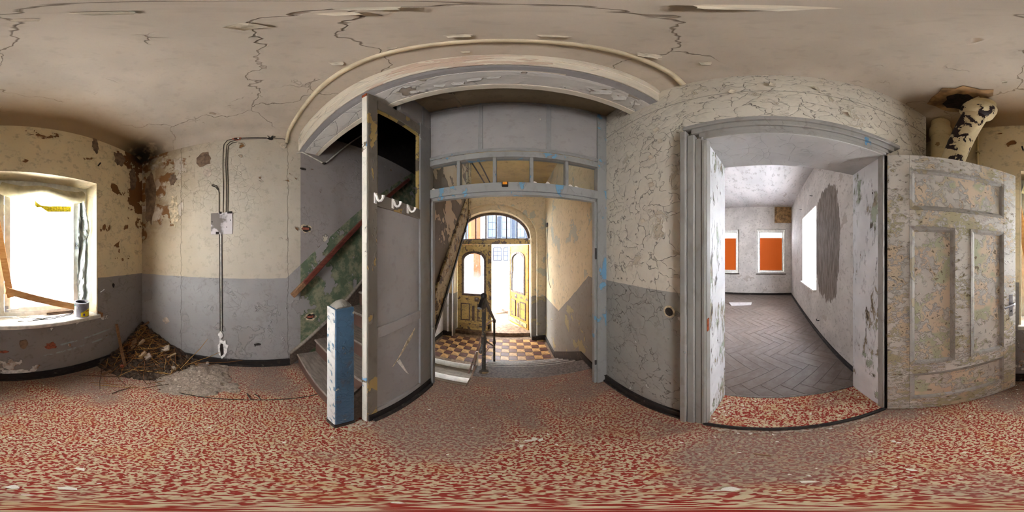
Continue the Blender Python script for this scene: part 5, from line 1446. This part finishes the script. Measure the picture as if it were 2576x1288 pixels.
for k, (px, py) in enumerate(((247, 417), (2574, 378))):
    p = onY(px, py, YB)
    tag(MB().tube([(p.x, YB, p.z), (p.x + 0.01, YB + 0.06, p.z + 0.012)], 0.009, 6).build('wall_pin', 'black', base=True), ('dark iron pin in the window wall near the damp corner', 'dark iron pin in the window wall above the door edge')[k], 'pin')
p = onY(253, 735, YB)
tag(MB().tube([(p.x, YB, p.z), (p.x + 0.01, YB + 0.03, p.z + 0.01), (p.x - 0.02, YB + 0.05, p.z + 0.04)], 0.007, 6).build('bent_hook', 'steel', base=True), 'small bent hook on the dado right beside the hall window', 'hook')

# ================================================================== LOOSE PAINT FLAKES (parts of ceiling, beam, wall)
def flake_mesh(w_, l_, curl, seed):
    rr = random.Random(seed); nx, ny = 5, 4; vs, fs = [], []
    for j in range(ny + 1):
        for i in range(nx + 1):
            u, v_ = i / nx - 0.5, j / ny
            x = u * w_ * (1 - 0.25 * v_ + rr.uniform(-0.1, 0.1)); a = curl * v_
            y = l_ * (math.sin(a) / curl if curl else v_); z = -l_ * ((1 - math.cos(a)) / curl if curl else 0) + rr.uniform(-1, 1) * 0.03 * l_
            vs.append(Vector((x, y, z)))
    for j in range(ny):
        for i in range(nx):
            a = j * (nx + 1) + i; fs.append((a, a + 1, a + nx + 2, a + nx + 1))
    return vs, fs
def hang_flake(parent, pos, heading, w_, l_, curl, seed, mat='flake', scar=True, normal='Z'):
    vs, fs = flake_mesh(w_, l_, curl, seed)
    if normal == 'X':      # on the right wall, facing -x
        rot = Matrix.Rotation(PI / 2, 3, 'Y') @ Matrix.Rotation(heading, 3, 'Z')
    else:
        rot = Matrix.Rotation(heading, 3, 'Z')
    mb = MB().add([rot @ v_ + Vector(pos) for v_ in vs], fs)
    o = mb.build('paint_flake', mat, parent)
    s_ = o.modifiers.new('thick', 'SOLIDIFY'); s_.thickness = 0.0022
    if scar:
        rr = random.Random(seed + 100)
        poly = []
        for k in range(10):
            a = 2 * PI * k / 10
            q = rot @ Vector((w_ * 0.5 * rr.uniform(0.8, 1.15) * math.cos(a), l_ * 0.5 + l_ * 0.55 * rr.uniform(0.8, 1.1) * math.sin(a), 0.0))
            poly.append(Vector(pos) + q)
        off = (0, 0, -0.002) if normal == 'Z' else (-0.002, 0, 0)
        MB().prism(poly, off).build('bare_scar', 'flake_back', parent)
for k, (px, py, hd, w_, l_, cu) in enumerate(((650, 62, 2.4, 0.10, 0.10, 0.9), (1150, 86, 0.2, 0.10, 0.05, 0.8), (845, 155, 0.9, 0.09, 0.06, 0.9), (1640, 135, -0.4, 0.16, 0.06, 0.6), (2010, 15, -1.0, 0.10, 0.08, 0.8), (1775, 155, -1.2, 0.08, 0.05, 0.8), (900, 18, 0.6, 0.06, 0.05, 0.7), (60, 48, 2.8, 0.06, 0.04, 0.8), (2525, 203, 3.0, 0.05, 0.04, 1.0), (250, 30, 2.2, 0.08, 0.05, 0.6), (1170, 128, 0.1, 0.05, 0.03, 0.7), (1395, 88, -0.1, 0.12, 0.03, 0.8), (985, 118, 0.7, 0.05, 0.03, 0.8), (830, 32, 0.5, 0.06, 0.05, 0.8))):
    p = onZ(px, py, ZC - 0.004)
    hang_flake(ce, (p.x, p.y, ZC - 0.010), hd, w_ * 0.7, l_ * 0.7, cu, 200 + k, scar=k in (0, 1, 5))
for k, (px, py, hd, w_, l_) in enumerate(((1105, 210, 0.5, 0.09, 0.07), (1150, 205, 0.2, 0.10, 0.07), (1190, 196, 0.0, 0.12, 0.06), (1040, 225, 0.6, 0.09, 0.07), (1515, 228, -0.5, 0.20, 0.09), (1560, 245, -0.6, 0.14, 0.08), (1600, 262, -0.7, 0.10, 0.06), (1240, 192, 0.0, 0.10, 0.05), (1020, 238, 0.7, 0.07, 0.05))):
    p = onZ(px, py, 2.88)
    zz = 2.86 + (p.x - XL) / 2.65 * 0.075 - 0.008
    hang_flake(bmr, (p.x, p.y, zz), hd, w_ * 0.75, l_ * 0.65, 0.55, 300 + k, mat='beam_grey', scar=True)
for k, (px, py, hd, w_, l_) in enumerate(((1697, 430, 1.6, 0.05, 0.05), (1655, 330, 1.2, 0.06, 0.05), (1640, 400, 1.4, 0.05, 0.05), (1640, 470, 1.6, 0.06, 0.05), (1662, 360, 1.7, 0.05, 0.05), (1702, 640, 1.6, 0.06, 0.04), (1704, 700, 1.6, 0.05, 0.04), (1620, 560, 1.3, 0.05, 0.04), (1850, 232, 0.3, 0.08, 0.05), (1950, 215, 0.1, 0.09, 0.05), (2060, 225, -0.2, 0.08, 0.05), (2140, 290, -0.3, 0.08, 0.04))):
    p = onX(px, py, XR)
    hang_flake(wr, (XR - 0.003, p.y, p.z), hd, w_ * 0.8, l_ * 0.7, 0.9, 400 + k, scar=False, normal='X')

# ================================================================== RUBBLE IN THE CORNER
def mound_z(x, y):
    dx, dy = x - XL, y - YB
    r_ = math.hypot(dx * 1.05, dy * 0.9)
    return max(0.0, 0.44 * max(0.0, 1 - r_ / 0.86) ** 1.15)
n = 34; vs, fs = [], []; rr = random.Random(5)
for j in range(n + 1):
    for i in range(n + 1):
        x = XL + 0.003 + 1.0 * i / n; y = YB + 0.003 + 1.15 * j / n
        z = mound_z(x, y)
        vs.append((x, y, (z + (rr.uniform(-0.018, 0.022) if z > 0.01 else -0.004)) if z > 0 else -0.006))
for j in range(n):
    for i in range(n):
        a = j * (n + 1) + i; fs.append((a, a + 1, a + n + 2, a + n + 1))
tag(MB().add(vs, fs).build('rubble_mound', 'dirt_dark', base=True), 'dark heap of fine rubble under the reeds in the hall corner', 'rubble', None, 'stuff')
# dust fan spilling over the carpet
from mathutils import noise as mnoise
def dust_z(x, y):
    u, v_ = (x + 1.46) / 0.36, (y + 0.60) / 0.42
    r_ = math.hypot(u, v_) + 0.35 * mnoise.noise((x * 5, y * 5, 0.3)) + 0.15 * mnoise.noise((x * 14, y * 14, 2.0))
    h = 0.06 * min(1.0, max(0.0, 1.0 - r_) * 1.4)
    return h + (0.012 * mnoise.noise((x * 22, y * 22, 1.0)) + 0.006 * mnoise.noise((x * 60, y * 60, 5.0)) if h > 0.002 else 0.0)
vs, fs = [], []
n = 80
for j in range(n + 1):
    for i in range(n + 1):
        x = XL + 0.003 + 0.95 * i / n; y = -1.12 + 1.0 * j / n
        z = dust_z(x, y)
        vs.append((x, y, z if z > 0.002 else -0.008))
for j in range(n):
    for i in range(n):
        a = j * (n + 1) + i
        if max(vs[q][2] for q in (a, a + 1, a + n + 2, a + n + 1)) > 0: fs.append((a, a + 1, a + n + 2, a + n + 1))
tag(MB().add(vs, fs).build('plaster_dust', 'dirt', base=True, smooth=True), 'pale plaster dust spilling from the rubble over the carpet', 'dust', None, 'stuff')
# crumbs in the dust
b = MB()
for k in range(240):
    x, y = rr.gauss(-1.40, 0.16), rr.gauss(-0.62, 0.2)
    if x < XL + 0.03: continue
    s_ = 0.0025 + 0.008 * rr.random() ** 3; z = max(0.0, max(dust_z(x, y), mound_z(x, y)))
    b.hexa([(x + s_ * a * rr.uniform(.6, 1.2), y + s_ * c_ * rr.uniform(.6, 1.2), z - 0.004 + (s_ if t else 0)) for t in (0, 1) for a, c_ in ((-1, -1), (1, -1), (1, 1), (-1, 1))])
tag(b.build('plaster_crumbs', 'lump', base=True), 'tiny plaster crumbs strewn in the dust beside the reeds', 'crumbs', None, 'stuff')
# reeds
reeds = []
for m_ in ('reed', 'reed_light', 'reed_dark'):
    o = MB().tube([(-0.5, 0, 0), (-0.15, 0.006, 0.004), (0.2, -0.004, 0.0), (0.5, 0.003, -0.003)], [0.0034, 0.004, 0.0038, 0.0026], 5).build('reed_stalk', m_)
    reeds.append([o, True])
def put_reed(which, x, y, z, rz, ry, L, label='dry reed stalk in the rubble heap', grp='reed stalks of the rubble heap'):
    o, fresh = reeds[which]
    if not fresh:
        o = o.copy(); col.objects.link(o)
    reeds[which][1] = False
    if grp:
        label = ('brown reed stalk tangled in the corner rubble heap', 'pale straw-coloured reed stalk tangled in the corner rubble heap', 'dark brown reed stalk tangled in the corner rubble heap')[which]
        grp = ('brown reeds of the rubble heap', 'straw-coloured reeds of the rubble heap', 'dark reeds of the rubble heap')[which]
    o.location = (x, y, z); o.rotation_euler = (0, ry, rz); o.scale = (L, 1.0, 1.0)
    tag(o, label, 'reed', grp)
def clampL(x, y, rz, L):
    for _ in range(12):
        ok = True
        for s_ in (-0.5, 0.5):
            ex, ey = x + s_ * L * math.cos(rz), y + s_ * L * math.sin(rz)
            if ex < XL + 0.04 or ey < YB + 0.05: ok = False
        if ok: return L
        L *= 0.82
    return L
cnt = 0
while cnt < 260:
    r_ = abs(rr.gauss(0.38, 0.28)); a = rr.uniform(0.05, PI / 2 - 0.03)
    x, y = XL + 0.06 + r_ * math.cos(a) * 0.95, YB + 0.06 + r_ * math.sin(a) * 1.05
    if r_ > 1.0: continue
    rz = rr.choice((rr.uniform(0, PI), rr.gauss(a + PI / 2, 0.5)))
    L = clampL(x, y, rz, rr.uniform(0.16, 0.5))
    hx = 0.25 * L
    dz = mound_z(x + hx * math.cos(rz), y + hx * math.sin(rz)) - mound_z(x - hx * math.cos(rz), y - hx * math.sin(rz))
    put_reed(rr.choice((0, 0, 1, 2, 2)), x, y, mound_z(x, y) + rr.uniform(0.008, 0.035), rz, -math.atan2(dz, 2 * hx) + rr.uniform(-0.12, 0.12), L)
    cnt += 1
# long stalks that stick out over the carpet and wall
def long_reed(p, q, which, label):
    p, q = Vector(p), Vector(q); d = q - p; m_ = (p + q) / 2
    put_reed(which, m_.x, m_.y, m_.z, math.atan2(d.y, d.x), -math.asin(d.z / d.length), d.length, label, None)
long_reed(onZ(228, 962, 0.006), onZ(335, 968, 0.012), 0, 'long reed stalk lying furthest towards the hall window over the carpet')
long_reed(onZ(236, 968, 0.006), onZ(345, 974, 0.012), 1, 'long straw reed stalk at the front edge of the rubble heap')
long_reed(onZ(282, 990, 0.006), onZ(330, 972, 0.012), 2, 'dark reed stalk pointing out over the carpet from the heap')
long_reed((-1.5, -0.75, 0.06), onX(522, 853, XL + 0.03), 1, 'pale straw stalk leaning up against the grey dado')
long_reed((-1.55, -0.72, 0.09), onX(552, 886, XL + 0.03), 1, 'pale straw stalk leaning low towards the white gypsum patch')
long_reed((-1.62, -0.75, 0.07), onX(610, 906, XL + 0.03), 0, 'long reed stalk lying along the skirting past the gypsum patch')
long_reed(onZ(305, 957, 0.03), onZ(258, 960, 0.01), 0, 'reed stalk crossing the front of the rubble heap')
# laths, blocks, brick bits
def lath(px, py, L, w_, t, rz, ry, mat, label, zadd=0.02, D=None):
    # find the spot on the mound along the ray
    v_ = _d(px, py); pt = None
    for k in range(400):
        q = EYE + v_ * (0.8 + 0.005 * k)
        if q.z <= mound_z(q.x, q.y) + 0.01: pt = q; break
    o = MB().box(-L / 2, L / 2, -w_ / 2, w_ / 2, -t / 2, t / 2).build('wood_block' if mat != 'lump' and mat != 'brick' else ('brick_lump' if mat == 'brick' else 'plaster_block'), mat, bevel=0.003)
    o.location = (max(XL + 0.06, pt.x), max(YB + 0.06, pt.y), pt.z + zadd); o.rotation_euler = (0.2, ry, rz)
    tag(o, label, 'block'); return o
lath(352, 868, 0.17, 0.04, 0.03, 2.3, -0.9, 'pale_lath', 'upright pale wood block near the top of the rubble heap')
lath(357, 897, 0.14, 0.04, 0.03, 2.4, -0.9, 'pale_lath', 'pale upright block in the middle of the rubble heap')
lath(372, 900, 0.08, 0.08, 0.03, 2.4, -0.7, 'plank_grey', 'square grey block beside the upright block in the rubble')
lath(415, 880, 0.12, 0.09, 0.03, 1.9, -0.5, 'lump', 'flat pinkish plaster slab on the right of the rubble heap')
lath(333, 866, 0.15, 0.09, 0.02, 2.2, -0.8, 'old_wood', 'brown board piece near the top of the rubble heap')
lath(330, 880, 0.16, 0.025, 0.02, 2.0, -0.9, 'old_wood', 'narrow brown lath in the upper rubble heap')
lath(307, 924, 0.035, 0.035, 0.035, 0.4, 0.1, 'brick', 'small round brick lump in front of the rubble heap')
lath(437, 928, 0.05, 0.035, 0.03, 0.9, 0.1, 'lump', 'small plaster lump in front of the dust fan')
lath(523, 915, 0.04, 0.03, 0.03, 0.4, 0.1, 'lump', 'small plaster lump beside the gypsum patch')
lath(432, 897, 0.12, 0.02, 0.02, 2.6, -0.3, 'pale_lath', 'thin pale lath right of the pinkish slab')
lath(360, 822, 0.2, 0.035, 0.02, 2.3, -0.6, 'old_wood', 'dark lath at the very top of the rubble heap')
lath(268, 940, 0.12, 0.03, 0.02, 2.4, -0.7, 'old_wood', 'dark lath at the window end of the rubble heap')
a_, b2 = Vector((-1.20, -1.24, 0.06)), onY(293, 815, YB + 0.04)
tag(MB().obox(a_, b2, 0.035, 0.02, (0, 1, 0)).build('leaning_lath', 'old_wood', base=True, bevel=0.002), 'rusty brown lath leaning against the window wall above the heap', 'lath')

# ================================================================== THINGS ON THE CARPET
tag(MB().tube([onZ(a, c_, 0.006) for a, c_ in ((400, 980), (440, 986), (470, 992), (505, 998), (540, 1002), (595, 1005), (650, 1006), (695, 1005), (740, 1002), (775, 997), (800, 991))], 0.0045, 6).build('floor_cable', 'cable_dark', base=True), 'thin dark cable curving across the carpet to the stair foot', 'cable')
tag(MB().tube([onZ(a, c_, 0.008) for a, c_ in ((622, 990), (626, 998), (632, 1005), (656, 1006), (650, 997), (640, 991))], 0.005, 6).build('wire_loop', 'cable_dark', base=True), 'small bent wire loop lying on the carpet cable', 'wire')
stick = MB().box(-0.03, 0.03, -0.006, 0.006, 0, 0.01).build('wood_splinter', 'old_wood', bevel=0.002)
stick.location = onZ(1918, 1145, 0.0); stick.rotation_euler = (0, 0, 1.2)
tag(stick, 'brown wood splinter on the bare patch before the doorway', 'splinter')
chips = []
for k in range(6):
    n_ = R.choice((4, 5, 5, 6)); a0 = R.uniform(0, 6)
    poly = [(math.cos(a0 + 2 * PI * i / n_) * R.uniform(0.6, 1.3), math.sin(a0 + 2 * PI * i / n_) * R.uniform(0.35, 0.8), 0) for i in range(n_)]
    chips.append((poly, R.choice(('chip', 'chip', 'chip_blue', 'lump'))))
cm = []
for poly, m_ in chips:
    me_o = MB().prism([(p[0], p[1], 0.0) for p in poly], (0, 0, 0.18)).build('paint_chip', 'chip')
    cm.append([me_o, True])
def put_chip(x, y, z, s_, k=None):
    e = cm[R.randrange(len(cm)) if k is None else k]
    o = e[0] if e[1] else e[0].copy()
    if not e[1]: col.objects.link(o)
    e[1] = False
    o.location = (x, y, z); o.scale = (s_, s_, s_); o.rotation_euler = (R.uniform(-0.12, 0.12), R.uniform(-0.12, 0.12), R.uniform(0, 6.28))
    on_th = z > 0.02
    tag(o, 'small white paint chip on the doorway threshold' if on_th else 'small white paint chip lying on the red hall carpet', 'paint chip', 'paint chips on the threshold' if on_th else 'paint chips on the hall carpet')
for (px, py, s_) in ((1330, 1108, .02), (1345, 1104, .022), (1360, 1106, .018), (1300, 1108, .014), (1312, 1122, .016), (1378, 1092, .012), (1400, 1118, .012), (528, 1075, .012), (715, 1113, .012), (1888, 1091, .013), (2248, 1110, .016), (2260, 1114, .012), (2190, 1136, .012), (2290, 1182, .016), (2440, 1047, .012), (1540, 990, .008), (1580, 1002, .008), (590, 978, .012), (1080, 1030, .012), (2560, 990, .010), (2558, 980, .012), (2090, 1078, .012), (2030, 1212, .018), (1860, 1138, .008), (1835, 1230, .022), (200, 1180, .02), (35, 1225, .02), (170, 1228, .02), (60, 1043, .009), (110, 970, .01), (240, 1107, .012), (2338, 1081, .008), (1945, 1093, .01), (1955, 1111, .01)):
    p = onZ(px, py, 0.002); put_chip(p.x, p.y, 0.001, s_)
k = 0
while k < 90:
    x, y = R.uniform(XL + 0.1, XR - 0.08), R.uniform(YB + 0.1, 1.2)
    if (x < -0.7 and y > 0.34): continue
    if x < -0.9 and y < -0.35: continue
    if math.hypot(x - 0.4, y + 0.2) > R.uniform(0.2, 1.7): continue
    put_chip(x, y, 0.001, R.uniform(0.004, 0.009)); k += 1
for k in range(40):
    side = R.random()
    y = R.choice((DY1 - abs(R.gauss(0, 0.06)) - 0.02, R.uniform(DY0 + 0.03, DY1 - 0.03)))
    put_chip(R.uniform(0.84, 1.17), max(DY0 + 0.03, min(DY1 - 0.03, y)), 0.036, R.uniform(0.004, 0.011))
# crumbs along threshold edge and newel foot: fine litter
b = MB()
for k in range(170):
    x, y = XR - 0.05 - abs(rr.gauss(0, 0.012)), rr.uniform(DY0 + 0.1, DY1 - 0.05)
    s_ = rr.uniform(0.002, 0.006)
    b.hexa([(x + s_ * a, y + s_ * c_ * rr.uniform(.6, 2.0), 0.0005 + (s_ * 0.6 if t else 0)) for t in (0, 1) for a, c_ in ((-1, -1), (1, -1), (1, 1), (-1, 1))])
tag(b.build('threshold_crumbs', 'lump', base=True), 'fine paint crumbs along the dark threshold edge', 'crumbs', None, 'stuff')
b = MB()
for k in range(70):
    x, y = rr.uniform(-0.74, -0.64), rr.uniform(0.42, 0.58)
    s_ = rr.uniform(0.002, 0.007)
    b.hexa([(x + s_ * a, y + s_ * c_, 0.0005 + (s_ * 0.7 if t else 0)) for t in (0, 1) for a, c_ in ((-1, -1), (1, -1), (1, 1), (-1, 1))])
tag(b.build('newel_crumbs', 'lump', base=True), 'plaster crumbs on the carpet at the newel foot', 'crumbs', None, 'stuff')
